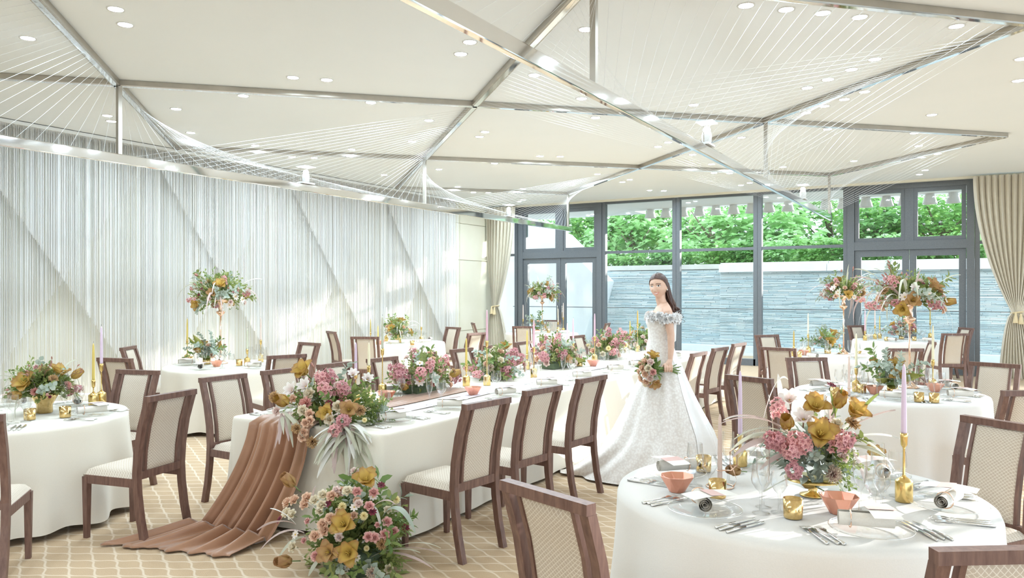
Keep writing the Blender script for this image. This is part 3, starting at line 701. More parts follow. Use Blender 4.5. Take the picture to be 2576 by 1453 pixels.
# ================================================================== tableware
GL = {}
def wine(h, r, rb, stem): return [(rb, 0), (rb, .003), (.006, .008), (.0045, stem * .5), (.006, stem), (r * .55, stem + .012), (r * .92, stem + .035), (r, stem + (h - stem) * .45), (r * .86, h)]
GL['wine_glass'] = MB().lathe(wine(.195, .038, .034, .085), 18, cap=False).mesh('bowl', 'glass')
GL['small_wine_glass'] = MB().lathe(wine(.165, .034, .032, .075), 18, cap=False).mesh('bowl', 'glass')
GL['champagne_flute'] = MB().lathe([(.031, 0), (.031, .003), (.006, .008), (.0045, .05), (.006, .085), (.016, .10), (.026, .14), (.028, .18), (.026, .235)], 18, cap=False).mesh('bowl', 'glass')
PLATE = MB().lathe([(0, .004), (.085, .004), (.10, .006), (.146, .016), (.146, .018), (.10, .009), (.085, .007), (0, .007)], 40, cap=False).mesh('dish', 'plate_glass')
RIM = MB().tube([(.147 * math.cos(a), .147 * math.sin(a), .018) for a in [i * 2 * PI / 40 for i in range(41)]], .0017, 5, cap=False).mesh('rim', 'silver')
def napkin_mesh():
    mb = MB(); L = .19; sp = []
    for i in range(60): a = i * .34; sp.append((.006 + .0019 * a * .62, a))
    def f(u, v): k = min(58.99, u * 59); i = int(k); r = sp[i][0] + (sp[i + 1][0] - sp[i][0]) * (k - i); a = sp[i][1] + .34 * (k - i); return (r * math.cos(a), (v - .5) * L, .032 + r * math.sin(a))
    return mb.grid(f, 59, 4).mesh('roll', 'napkin')
NAP = napkin_mesh()
NRING = MB().tube([(.033 * math.cos(a), .055, .032 + .033 * math.sin(a)) for a in [i * 2 * PI / 18 for i in range(19)]], .0025, 5).mesh('band', 'rose_gold')
CARD = MB().grid(lambda u, v: ((u - .5) * .10, (v - .5) * .21, .008 * math.sin(PI * v)), 3, 8).mesh('sheet', 'paper')
CARDP = MB().grid(lambda u, v: ((u - .5) * .10, .02 + (v - .5) * .085, .0035 + .008 * math.sin(PI * (.6 + v * .38))), 3, 6).mesh('cover', 'paper_pink')
def fork_mesh():
    mb = MB(); mb.tube([(0, -.10, .004), (0, -.04, .005), (0, .01, .006), (0, .035, .006)], [.006, .0045, .0028, .003], 6, sx=1.3)
    mb.add([(-.004, .035, .005), (.004, .035, .005), (.0115, .055, .008), (.0115, .07, .008), (-.0115, .07, .008), (-.0115, .055, .008), (0, .05, .003)], [(0, 1, 6), (1, 2, 6), (2, 3, 4, 5, 6), (5, 0, 6)])
    for i in range(4): mb.tube([(-.0098 + i * .0065, .068, .008), (-.0098 + i * .0065, .105, .004)], [.0019, .001], 4)
    return mb.mesh('fork', 'silver')
def knife_mesh():
    mb = MB(); mb.tube([(0, -.11, .004), (0, -.06, .006), (0, 0, .005)], [.0055, .007, .004], 6, sx=.8)
    mb.add([(-.004, 0, .004), (.005, 0, .004), (.009, .03, .005), (.008, .09, .005), (-.003, .118, .005), (-.004, .06, .0065)], [(0, 1, 2, 5), (5, 2, 3, 4)]); mb.tube([(-.004, 0, .005), (-.0035, .115, .005)], .0012, 4)
    return mb.mesh('knife', 'silver')
FORK, KNIFE = fork_mesh(), knife_mesh()
POSN = ('inner', 'middle', 'outer')
def one(name, me, label, cat, X, group, extra=()):
    if extra or name in GL or name == 'glass_plate':
        t = thing(name, label, cat, (0, 0, 0), 0, group); t.matrix_world = X; t.matrix_basis = X
        link(me.name.split('.')[0], me, t)
        for e in extra: link(e.name.split('.')[0], e, t)
    else:
        t = link(name, me); t.matrix_basis = X; tag(t, label, cat, group)
    return t
def setting(pos, face, desc, tbl, cut=3, glasses=('champagne_flute', 'wine_glass', 'small_wine_glass'), card=True, seed=0, gl_off=(.13, .21)):
    q = random.Random(seed); B = Matrix.Translation((pos[0], pos[1], TZ + .001)) @ Matrix.Rotation(face - PI / 2, 4, 'Z')
    x_, y_ = free(pos[0], pos[1], .13, .12); B = Matrix.Translation((x_, y_, TZ + .001)) @ Matrix.Rotation(face - PI / 2, 4, 'Z')
    def X(x, y, a=0., z=0.): return B @ Matrix.Translation((x, y, z)) @ Matrix.Rotation(a, 4, 'Z')
    G = ' on the ' + tbl
    one('glass_plate', PLATE, 'silver-rimmed glass plate %s' % desc, 'plate', X(0, 0), 'glass plates' + G, (RIM,))
    na = q.uniform(.5, 1.2); one('napkin_roll', NAP, 'rolled cream napkin %s' % desc, 'napkin', X(-.02, .0, na, .016), 'napkins' + G, (NRING,))
    if card: one('menu_card', CARD, 'cream and pink menu card %s' % desc, 'card', X(.035, -.005, -.5 + q.uniform(-.3, .3), .078), 'menu cards' + G, (CARDP,))
    for i in range(cut):
        one('fork', FORK, '%s silver fork %s' % (POSN[i], desc), 'fork', X(-.175 - .028 * i, -.02 + q.uniform(-.01, .01), q.uniform(-.06, .06)), 'forks' + G)
        one('knife', KNIFE, '%s silver knife %s' % (POSN[i], desc), 'knife', X(.175 + .028 * i, -.02 + q.uniform(-.01, .01), q.uniform(-.06, .06)), 'knives' + G)
    gx, gy = gl_off; nm = dict(champagne_flute='tall clear champagne flute', wine_glass='large clear wine glass', small_wine_glass='small clear wine glass')
    for i, g in enumerate(glasses):
        w_ = B @ Vector((gx + (-.055, .0, .075)[i], gy + (.05, -.03, .04)[i], 0)); x_, y_ = free(w_.x, w_.y, .036, .10)
        one(g, GL[g], '%s %s' % (nm[g], desc), 'glass', Matrix.Translation((x_, y_, TZ + .001)), 'stemware' + G)
OCC = []
def free(x, y, r, reach=.09):
    """nearest spot to (x, y) where a round foot of radius r stands clear of what is already on the tables"""
    best = (x, y); ok = False
    for k in range(0, 60):
        d = reach * math.sqrt(k / 59); a = k * 2.4; u, v = x + d * math.cos(a), y + d * math.sin(a)
        if all((u - p) ** 2 + (v - q_) ** 2 > (r + s) ** 2 for p, q_, s in OCC): best = (u, v); ok = True; break
    OCC.append((*best, r)); return best
for px, py, r in ((112, 1038, .06), (555, 914, .09), (1364, 832, .09), (2288, 975, .09), (2122, 890, .09), (520, 916, .05), (1352, 836, .05), (2245, 990, .05), (2082, 889, .05), (2268, 853, .05), (1002, 862, .06), (2045, 1246, .07)):
    p = at(px, py, z=TZ); OCC.append((p.x, p.y, r))
# votives and faceted bowls
VOT = MB().lathe([(.0, .002), (.034, .002), (.036, .006), (.038, .078), (.0355, .078), (.033, .010), (0, .010)], 22, cap=False).mesh('votive_cup', 'mercury')
VWX = MB().lathe([(0, .045), (.034, .045)], 18, cap=False).mesh('wax', 'wax_cream')
def bowl_mesh():
    mb = MB(); n_ = 8; lv = [(.034, .0), (.078, .072), (.074, .072), (.033, .006)]; vs = []
    for j, (r, z) in enumerate(lv):
        for i in range(n_): a = 2 * PI * (i + (.5 if j in (1, 2) else 0)) / n_; vs.append((r * math.cos(a), r * math.sin(a), z))
    fs = []
    for j in range(3):
        for i in range(n_):
            k = (i + 1) % n_; a, b, c, d = j * n_ + i, j * n_ + k, (j + 1) * n_ + k, (j + 1) * n_ + i
            if j in (0, 2) :
                fs += ([(a, b, d), (b, c, d)])
            else: fs.append((a, b, c, d))
    fs += [tuple(range(n_ - 1, -1, -1)), tuple(3 * n_ + i for i in range(n_))]
    return mb.add(vs, fs).mesh('faceted_bowl', 'copper', False)
BOWL = bowl_mesh()
def put(name, me, px, py, label, cat, group, extra=None, z=None):
    p = at(px, py, z=TZ); x_, y_ = free(p.x, p.y, .04 if extra else .06); t = link(name, me, None, (x_, y_, TZ + .001), (0, 0, rnd.uniform(0, 6))); tag(t, label, cat, group)
    if extra: link('wax', extra, t)
for px, py, lb in ((75, 1056, 'on the left table, left of the wine glasses'), (164, 1050, 'on the left table, right of the wine glasses'), (960, 1027, 'near the first glasses of the long table'),
   (1805, 1252, 'under the taupe candle of the front round table'), (1995, 1303, 'at the front edge of the front round table'), (1770, 1186, 'behind the left glasses of the front round table'),
   (2312, 1011, 'at the front of the second right table, left of a pair'), (2350, 1013, 'at the front of the second right table, right of a pair'), (2168, 988, 'behind the taupe candle of the second right table'), (2100, 997, 'among the left glasses of the second right table'),
   (1400, 917, 'between the middle flowers of the long table'), (1458, 921, 'beside the pink candles of the long table'), (1445, 905, 'behind the pink candle of the long table'), (602, 920, 'beside the tall vase, right, on the curtain-side table'),
   (478, 912, 'beside the tall vase, left, on the curtain-side table'), (1037, 868, 'on the yellow-flowered round table'), (1380, 837, 'left one on the far left table'), (1405, 836, 'right one on the far left table'), (2010, 898, 'left one on the third right table'), (2160, 897, 'right one on the third right table'), (2230, 858, 'left one on the far right table'), (2300, 857, 'right one on the far right table')):
    put('votive_cup', VOT, px, py, 'gold votive cup ' + lb, 'candle cup', 'gold mercury-glass votive cups', VWX)
for px, py, lb in ((1703, 1236, 'left of the front round table flowers'), (2110, 1291, 'right of centre on the front round table'), (1190, 994, 'between the second and third flowers of the long table'), (972, 1006, 'behind the gold candleholders of the long table'),
   (1492, 921, 'beyond the pink candles of the long table'), (1323, 928, 'behind the third flowers of the long table'), (2200, 991, 'left of the low flowers on the second right table'), (2352, 985, 'right of the flowers on the second right table'),
   (545, 922, 'in front of the tall vase on the curtain-side table'), (958, 866, 'on the yellow-flowered round table'), (1350, 838, 'on the far left table'), (2022, 893, 'on the third right table')):
    put('faceted_bowl', BOWL, px, py, 'copper faceted bowl ' + lb, 'bowl', 'copper faceted bowls')

# ------------------------------------------------------------------ candles
HOLD = {}
def candle(px, py, cyb, cyt, wax, lb, wire=False):
    """base pixel, pixel rows of the candle's lower end and tip"""
    p = at(px, py, z=TZ); d = depth(p); zc = EYE - (cyb - CPY) * d / FPX - TZ; zt = EYE - (cyt - CPY) * d / FPX - TZ
    zc = max(.09, min(zc, .45)); p.xy = free(p.x, p.y, .036 if not wire else .07, .05); t = thing('candle_holder', '%s candle holder %s' % ('rose-gold wire loop' if wire else 'gold bottle-shaped', lb), 'candle holder', (p.x, p.y, TZ + .001), rnd.uniform(0, 3), 'gold candle holders')
    if wire:
        zc = .012
        pts = [(.06 * math.cos(a), .06 * math.sin(a), .003) for a in [i * 2 * PI / 20 for i in range(21)]]
        MB().tube(pts, .003, 6).build('base_ring', 'rose_gold', t)
        MB().tube([(.06, 0, .003), (.075, 0, .03), (.06, 0, .075), (.045, 0, .10), (.045, 0, .16), (.06, 0, .175), (.075, 0, .16), (.075, 0, .10), (.05, 0, .075), (.014, 0, .075)], .0028, 6).build('loop_handle', 'rose_gold', t)
        MB().tube([(.014 * math.cos(a), .014 * math.sin(a), .075) for a in [i * 2 * PI / 14 for i in range(15)]], .0025, 6).build('candle_ring', 'rose_gold', t)
        MB().lathe([(0, .001), (.02, .001), (.02, .006), (0, .006)], 14).build('foot', 'rose_gold', t)
    else:
        hb = min(.085, zc * .5); MB().lathe([(0, 0), (.033, 0), (.035, .003), (.035, hb), (.033, hb + .004), (.010, hb + .020)], 20).build('body', 'gold', t)
        MB().lathe([(.010, hb + .018), (.0055, hb + .03), (.0045, max(hb + .032, zc - .055)), (.007, zc - .048)], 12).build('neck', 'gold', t)
        MB().lathe([(.006, zc - .05), (.013, zc - .038), (.0145, zc - .004), (.0155, zc + .012), (.011, zc + .012)], 14).build('cup', 'gold', t)
    c = thing('taper_candle', '%s taper candle %s' % (dict(mustard='mustard', cream='pale yellow', lilac='lilac', pink='pink', sage='grey-green', taupe='dusty pink', white='white', olive='olive', ochre='brown-gold')[wax], lb), 'candle', (p.x, p.y, TZ + zc + .004), 0, 'taper candles')
    L = max(.1, zt - zc); MB().lathe([(0, 0), (.0115, 0), (.0115, .02), (.0095, L * .7), (.0065, L - .02), (.002, L - .004)], 14).build('wax', 'wax_' + wax, c)
    MB().tube([(0, 0, L - .006), (.001, 0, L + .012)], .0011, 5).build('wick', 'wick', c)
for a in ((235, 1021, 959, 863, 'mustard', 'at the right of the left table flowers'), (255, 1016, 918, 820, 'lilac', 'beside the mustard one on the left table'),
    (471, 911, 857, 800, 'mustard', 'left of the tall vase by the curtain'), (622, 920, 880, 826, 'sage', 'right of the tall vase, shorter one'), (656, 910, 857, 798, 'taupe', 'right of the tall vase, taller one'),
    (928, 1022, 923, 861, 'cream', 'at the near end of the long table, right of the flowers'), (962, 994, 880, 795, 'sage', 'tallest at the near end of the long table'), (895, 1020, 938, 861, 'lilac', 'just behind the near flowers of the long table'),
    (1173, 971, 922, 850, 'mustard', 'after the second flowers of the long table'), (1225, 969, 860, 779, 'pink', 'before the third flowers of the long table'),
    (1326, 929, 893, 830, 'mustard', 'after the third flowers of the long table'), (1343, 950, 875, 804, 'pink', 'at the right of the third flowers of the long table'), (1427, 905, 866, 812, 'lilac', 'behind the fourth flowers of the long table'),
    (1442, 903, 865, 800, 'pink', 'right behind the fourth flowers of the long table'), (1496, 911, 848, 788, 'pink', 'before the fifth flowers of the long table'), (1585, 878, 850, 806, 'mustard', 'left of the bride, shorter'), (1604, 884, 818, 780, 'ochre', 'left of the bride, taller'),
    (932, 862, 836, 802, 'olive', 'left on the yellow-flowered table'), (951, 866, 850, 818, 'mustard', 'second from left on the yellow-flowered table'), (972, 858, 830, 772, 'white', 'behind the yellow-flowered table flowers'), (1060, 860, 823, 777, 'white', 'right of the yellow-flowered table flowers'),
    (1316, 836, 803, 766, 'taupe', 'left on the far left table'), (1417, 836, 799, 761, 'taupe', 'right on the far left table'), (1404, 833, 811, 776, 'cream', 'beside the right one of the far left table'),
    (1862, 1172, 1098, 932, 'lilac', 'behind the left leaves of the front round table'), (2274, 1261, 1096, 915, 'lilac', 'right of the front round table flowers'),
    (2154, 985, 929, 838, 'cream', 'left of the low flowers on the second right table'), (2348, 982, 908, 817, 'cream', 'with leaves, right on the second right table'), 
    (2033, 889, 842, 787, 'cream', 'left on the third right table'), (1997, 896, 872, 831, 'ochre', 'far left on the third right table'), (2176, 856, 834, 779, 'pink', 'left on the far right table'), (2201, 853, 820, 779, 'taupe', 'second from left on the far right table'), (2213, 851, 826, 793, 'mustard', 'third from left on the far right table'), (2340, 851, 812, 771, 'olive', 'right on the far right table')):
    candle(*a)
candle(1811, 1224, 1207, 1041, 'taupe', 'left of centre on the front round table', True)
candle(2136, 999, 983, 893, 'taupe', 'left front on the second right table', True)

# long table places
LY_R = [4.12, 4.80, 5.62, 6.36, 7.12, 7.98, 8.6, 9.2, 9.95]
for i, y in enumerate(LY_R): setting((-3.36, y), PI, 'at the %s right-hand place of the long table' % ORD[i], 'long table', cut=3 if i < 6 else 0, seed=i)
for i, y in enumerate(LTL): setting((-4.32, y), 0., 'at the %s left-hand place of the long table' % ORD[i], 'long table', cut=3 if i < 2 else 0, card=i < 5, seed=20 + i)
def seats(k, places, **kw):
    cx, cy = TC[k]
    for i, (a, nm) in enumerate(places):
        setting((cx + .565 * math.cos(R(a)), cy + .565 * math.sin(R(a))), R(a) + PI, 'at the %s place of the %s' % (nm, TN[k]), TN[k], seed=ord(k[1]) * 9 + i, **kw)
seats('T5', [(-117, 'front left'), (-52, 'front right'), (8, 'right-hand'), (60, 'back right'), (118, 'back'), (176, 'back left')])
seats('T6', [(-130, 'front left'), (-72, 'front'), (-12, 'right-hand'), (45, 'back right'), (120, 'back'), (180, 'left-hand')])
seats('T1', [(-40, 'front'), (30, 'right-hand'), (90, 'back right'), (150, 'back')])
seats('T2', [(-75, 'front'), (-15, 'right-hand'), (60, 'back'), (210, 'left-hand')], cut=0, card=True)
for k, pl in (('T3', (-60, 0, 60, 215)), ('T4', (-70, 0, 70, 200)), ('T7', (-100, -40, 130, 190)), ('T8', (-95, -30, 140, 200))):
    seats(k, list(zip(pl, ('front', 'right-hand', 'back', 'left-hand'))), cut=0, card=False)


# ================================================================== flowers
def add_petal(mb, L, W, a0, a1, cup, az, r0=.0, z0=.0, nu=4, nv=5, p=.8, ruf=0., seed=0, tip=0.):
    q = random.Random(seed); prof = [(r0, z0)]; k = 12
    for i in range(k):
        a = R(a0 + (a1 - a0) * (i + .5) / k); prof.append((prof[-1][0] + L / k * math.sin(a), prof[-1][1] + L / k * math.cos(a)))
    ca, sa = math.cos(az), math.sin(az); ph = q.uniform(0, 6)
    def f(u, v):
        t = v * k; i = min(int(t), k - 1); r = prof[i][0] + (prof[i + 1][0] - prof[i][0]) * (t - i); z = prof[i][1] + (prof[i + 1][1] - prof[i][1]) * (t - i)
        s = 2 * u - 1; wd = W * (.18 + .82 * math.sin(PI * min(1, v ** p * .92 + .04)) ** .7) * (1 - tip * max(0, v - .6) / .4 * .9)
        a = R(a0 + (a1 - a0) * v); c = cup * s * s * wd; r -= math.cos(a) * c; z += math.sin(a) * c
        if ruf: z += ruf * L * math.sin(s * 7 + ph) * v; r += ruf * L * math.cos(s * 9 + ph) * v * .5
        y = s * wd; return (r * ca - y * sa, r * sa + y * ca, z)
    mb.grid(f, nu, nv, edge=lambda u, v: max(v ** 1.5, abs(2 * u - 1) ** 2 * .9) + .001)
FL = {}
def flower(name, mats, fn):
    mb = MB(); fn(mb); FL[name] = mb.mesh(name, mats)
def lily(mb, closed=False, n_=6):
    for i in range(n_):
        a = i * 2 * PI / n_; o = i % 2
        if closed: add_petal(mb, .95, .30, 42 - 8 * o, -14, .5, a, .03 * o, 0, 5, 7, .75, seed=i)
        else: add_petal(mb, .74, .27 + .03 * o, 14 + 10 * o, 60 + 22 * o, .5, a, .03, 0, 5, 7, .85, .045, i, .22)
    mb.k = 1; mb.tube([(0, 0, 0), (0, 0, .42)], [.03, .02], 6)
    for i in range(5): mb.tube([(0, 0, .1), (.09 * math.cos(i * 1.25), .09 * math.sin(i * 1.25), .40)], .014, 4)
    mb.k = 2; mb.tube([(0, 0, -.5), (0, 0, .02)], .03, 5)
def rose(mb):
    for j, (n_, L, W, a0, a1, r) in enumerate(((3, .30, .14, 0, -6, .02), (4, .36, .18, 8, 4, .05), (5, .42, .21, 24, 22, .07), (5, .46, .24, 48, 60, .09), (6, .46, .24, 66, 96, .09))):
        for i in range(n_): add_petal(mb, L, W, a0, a1, .55, i * 2 * PI / n_ + j * .7, r, .10 - .025 * j, 4, 4, .6, .05, i + 9 * j)
    mb.k = 1; mb.lathe([(.02, -.18), (.08, -.02), (.10, .05)], 8); mb.tube([(0, 0, -.6), (0, 0, -.1)], .025, 5)
def carnation(mb):
    q = random.Random(5)
    for i in range(46):
        e = (i + .5) / 46; a0 = 92 * e ** .6; add_petal(mb, .40 + .06 * q.random(), .10, a0 * .7, a0 + 14, .3, i * 2.4, .02, .02, 3, 3, .45, .22, i)
    mb.k = 1; mb.lathe([(.03, -.22), (.07, -.1), (.09, .02)], 8); mb.tube([(0, 0, -.6), (0, 0, -.15)], .025, 5)
def cosmos(mb):
    for i in range(8): add_petal(mb, .48, .16, 74, 92, .12, i * 2 * PI / 8, .04, 0, 3, 4, .55, .05, i)
    mb.k = 1; mb.lathe([(.0, .10), (.06, .085), (.09, .04), (.09, .0)], 10)
    mb.k = 2; mb.tube([(0, 0, -.7), (0, 0, 0)], .02, 4)
def florets(mb):
    q = random.Random(8)
    for i in range(17):
        z = i / 17; a = i * 2.4; r = .30 * (1 - .55 * z); c = Vector((r * math.cos(a), r * math.sin(a), -.25 + z * .95)); d = Vector((math.cos(a), math.sin(a), .25 + z)).normalized()
        s = MB()
        for k in range(5): add_petal(s, .17, .075, 62, 84, .1, k * 2 * PI / 5, .015, 0, 2, 2, .7, 0, k)
        mb.add([p for p in s.v], s.f, s.e, 0, Matrix.Translation(c) @ zto(d, q.uniform(0, 6)))
    mb.k = 1; mb.tube([(0, 0, -.7), (0, 0, .6)], [.02, .01], 4)
    for i in range(9): a = i * 2.4; mb.tube([(0, 0, -.3 + i * .1), (.2 * math.cos(a), .2 * math.sin(a), -.15 + i * .1)], .008, 3)
def mum(mb):
    for i in range(60):
        e = (i + .5) / 60; a = 150 * e ** .55; add_petal(mb, .42, .06, a * .75, a * 1.0 - 10, .4, i * 2.4, .0, .0, 2, 3, .6, 0, i)
    mb.k = 1; mb.tube([(0, 0, -.6), (0, 0, 0)], .02, 4)
def magno(mb):
    for i in range(7): add_petal(mb, .62, .17, 20 + 14 * (i % 2), 66, .4, i * 2 * PI / 7, .02, 0, 3, 5, .8, .03, i)
    mb.k = 1; mb.lathe([(.05, 0), (.05, .12), (.0, .2)], 8); mb.k = 2; mb.tube([(0, 0, -.5), (0, 0, .02)], .03, 5)
for c in ('lily_gold', 'lily_tan'):
    flower(c, [c, 'stamen', 'stem'], lily); flower(c + '_bud', [c, 'stamen', 'stem'], lambda mb: lily(mb, True))
for c in ('peach', 'cream', 'pink', 'blush'): flower('rose_' + c, ['rose_' + c, 'stem'], rose)
for c in ('brown', 'coral', 'mauve'): flower('carn_' + c, ['carn_' + c, 'stem'], carnation)
flower('cosmos_dark', ['cosmos_dark', 'cosmos_dark', 'stem'], cosmos); flower('cosmos_white', ['cosmos_white', 'stamen', 'stem'], cosmos)
flower('floret_pink', ['floret_pink', 'stem'], florets); flower('floret_mauve', ['floret_mauve', 'stem'], florets)
flower('mum_yellow', ['mum_yellow', 'stem'], mum); flower('magnolia', ['magnolia', 'stamen', 'twig'], magno)
PNAME = dict(lily='lily', rose='rose', carn='carnation', cosmos='cosmos', floret='floret_spray', mum='pompon_bloom', magnolia='magnolia', euc='eucalyptus_sprig', sprig='leaf_sprig', twig='twig', pod='seed_pod', fern='fern_tuft', big='broad_leaf')
def leaf_at(mb, p, d, up, l, wd, fold=.12):
    s = d.cross(up); s = s.normalized() * wd if s.length > 1e-4 else Vector((wd, 0, 0)); nrm = s.cross(d).normalized()
    mb.add([p, p + d * l * .35 - s + nrm * l * fold, p + d * l * .35 - nrm * 0, p + d * l * .35 + s + nrm * l * fold, p + d * l * .72 - s * .8 + nrm * l * fold * .6, p + d * l * .72 - nrm * l * .03, p + d * l * .72 + s * .8 + nrm * l * fold * .6, p + d * l - nrm * l * .1],
           [(0, 1, 2), (0, 2, 3), (1, 4, 5, 2), (2, 5, 6, 3), (4, 7, 5), (5, 7, 6)])
def sprig_mesh(name, mt, n_, l, wd, rounder, seed):
    q = random.Random(seed); mb = MB(); pts = bezier([(0, 0, 0), (.05, 0, .4), (.25, 0, .8), (.62, 0, .9)], 12); mb.k = 1; mb.tube(pts, [.012 - .0007 * i for i in range(13)], 4); mb.k = 0
    for i in range(n_):
        t = .15 + .85 * i / (n_ - 1); k = min(int(t * 12), 11); p = pts[k].lerp(pts[k + 1], t * 12 - k); a = i * 2.4 + q.uniform(-.3, .3); d = Vector((math.cos(a) * .6 + .4, math.sin(a) * .9, .35 + q.uniform(-.2, .4))).normalized()
        leaf_at(mb, p, d, Vector((q.uniform(-.4, .4), q.uniform(-.4, .4), 1)).normalized(), l * q.uniform(.75, 1.15), wd * q.uniform(.8, 1.15), .05)
    FL[name] = mb.mesh(name, [mt, 'stem'])
sprig_mesh('euc', 'sage', 17, .20, .085, 1, 3); sprig_mesh('sprig', 'green', 15, .30, .065, 0, 4); sprig_mesh('sprig_olive', 'moss', 15, .28, .06, 0, 5); sprig_mesh('sprig_sage', 'sage', 16, .30, .045, 0, 6)
def mk_fern():
    q = random.Random(2); mb = MB()
    for i in range(26):
        a = q.uniform(0, 6.3); e = q.uniform(.1, 1.45); d = Vector((math.cos(a) * math.cos(e), math.sin(a) * math.cos(e), math.sin(e))); L = q.uniform(.6, 1.); mb.tube([(0, 0, 0), d * L], [.008, .003], 3)
        for j in range(9):
            t = .3 + .7 * j / 9; b = Vector((q.uniform(-1, 1), q.uniform(-1, 1), q.uniform(-1, 1))); b = (b - d * b.dot(d)).normalized(); p = d * L * t; mb.add([p, p + b * .12 + d * .07, p + b * .06 + d * .12], [(0, 1, 2)])
    FL['fern'] = mb.mesh('fern', 'fern')
mk_fern()
def mk_twig():
    mb = MB(); main = bezier([(0, 0, 0), (.05, 0, .5), (.25, .05, .75), (.38, 0, 1.)], 8); mb.tube(main, [.018 - .0015 * i for i in range(9)], 5)
    ends = [main[-1]]
    for k, a in ((3, 2.2), (5, -.6), (6, 1.2)):
        e = main[k] + Vector((math.cos(a) * .2, math.sin(a) * .2, .22)); mb.tube([main[k], e], [.010, .006], 4); ends.append(e)
    mb.k = 1
    for e in ends: mb.lathe([(.005, -.02), (.03, .03), (.022, .09), (0, .13)], 7, Matrix.Translation(e))
    FL['twig'] = mb.mesh('twig', ['twig', 'bud'])
    mb = MB(); pts = bezier([(0, 0, 0), (0, 0, .6), (.1, 0, 1.05), (.35, 0, .95)], 10); mb.tube(pts, .008, 4); mb.k = 1; mb.lathe([(0, -.09), (.045, -.04), (.055, .0), (.04, .06), (0, .08)], 8, Matrix.Translation(pts[-1] + Vector((.02, 0, -.06)))); FL['pod'] = mb.mesh('pod', ['stem', 'bud'])
    mb = MB(); mb.grid(lambda u, v: ((2 * u - 1) * .16 * math.sin(PI * (.06 + .94 * v) ** .8) , .12 * math.sin(PI * v * .6) - .5 * (2 * u - 1) ** 2 * .12, v), 4, 8); FL['big_leaf'] = mb.mesh('big_leaf', 'olive')
mk_twig()
STRAP = {}
def mk_strap(name, mt, pts, wd, tw=0.):
    c = bezier(pts, 14); mb = MB()
    def f(u, v):
        k = v * 14; i = min(int(k), 13); p = c[i].lerp(c[i + 1], k - i); s = (2 * u - 1) * wd * math.sin(PI * min(1, .08 + v * .9)) ** .7; a = tw * v
        return (p.x, p.y + s * math.cos(a), p.z + s * math.sin(a) - abs(2 * u - 1) * wd * .25)
    mb.grid(f, 2, 14); me = mb.mesh(name, mt); STRAP.setdefault(mt, []).append(me)
for mt in ('strap_sage', 'strap_mauve', 'strap_white'):
    mk_strap('strap_leaf', mt, [(0, 0, 0), (.2, 0, .6), (.8, 0, .62), (1., 0, .0)], .035, .6); mk_strap('strap_leaf', mt, [(0, 0, 0), (.3, 0, .35), (.8, .1, .3), (1.05, .15, -.45)], .03, -.8); mk_strap('strap_leaf', mt, [(0, 0, 0), (.1, 0, .6), (.35, -.05, .9), (.6, -.1, .95)], .028, 1.2)
def pn(kind): return PNAME[kind.split('_')[0]]
def stick(t, kind, p, d, size, q):
    me = FL[kind]; X = Matrix.Translation(p) @ zto(d, q.uniform(0, 6.3)) @ Matrix.Scale(size, 4); o = link(pn(kind), me, t); o.matrix_basis = X; return o
def strap(t, mt, p, az, size, q, tilt=0.):
    o = link('strap_leaf', q.choice(STRAP[mt]), t); o.matrix_basis = Matrix.Translation(p) @ Matrix.Rotation(az, 4, 'Z') @ Matrix.Rotation(tilt, 4, 'Y') @ Matrix.Scale(size, 4); return o
def leaf_between(t, a, b, arch, wd, mt, q, name='strap_leaf'):
    a = Vector(a); b = Vector(b); m1 = a.lerp(b, .35) + Vector((0, 0, arch)); m2 = a.lerp(b, .75) + Vector((0, 0, arch * .8)); c = bezier([a, m1, m2, b], 14); h = (b - a).cross(Vector((0, 0, 1)))
    h = h.normalized() if h.length > .02 else Vector((CY_, SY, 0)); tw = q.uniform(-.9, .9); mb = MB()
    def f(u, v):
        k = v * 14; i = min(int(k), 13); p = c[i].lerp(c[i + 1], k - i); s = (2 * u - 1) * wd * math.sin(PI * min(1, .06 + v * .92)) ** .7; an = tw * (.3 + v)
        return p + h * (s * math.cos(an)) + Vector((0, 0, s * math.sin(an) - abs(2 * u - 1) * wd * .3))
    mb.grid(f, 2, 14); return mb.build(name, mt, t)
def core(t, c, rx, ry, rz, n_, mt, q, l=.06):
    """dense small greenery that fills the middle of an arrangement"""
    mb = MB()
    for i in range(n_):
        a = q.uniform(0, 2 * PI); e = q.uniform(-.35, 1.5); k = q.uniform(.25, .95); d = Vector((math.cos(a) * math.cos(e), math.sin(a) * math.cos(e), math.sin(e)))
        p = Vector(c) + Vector((d.x * rx, d.y * ry, d.z * rz)) * k; dd = (d + Vector((q.uniform(-.8, .8), q.uniform(-.8, .8), q.uniform(-.5, .8)))).normalized()
        leaf_at(mb, p, dd, Vector((q.uniform(-1, 1), q.uniform(-1, 1), 1)).normalized(), l * q.uniform(.6, 1.4), l * q.uniform(.16, .32))
    return mb.build('foliage', mt, t, kind='stuff', smooth=False)
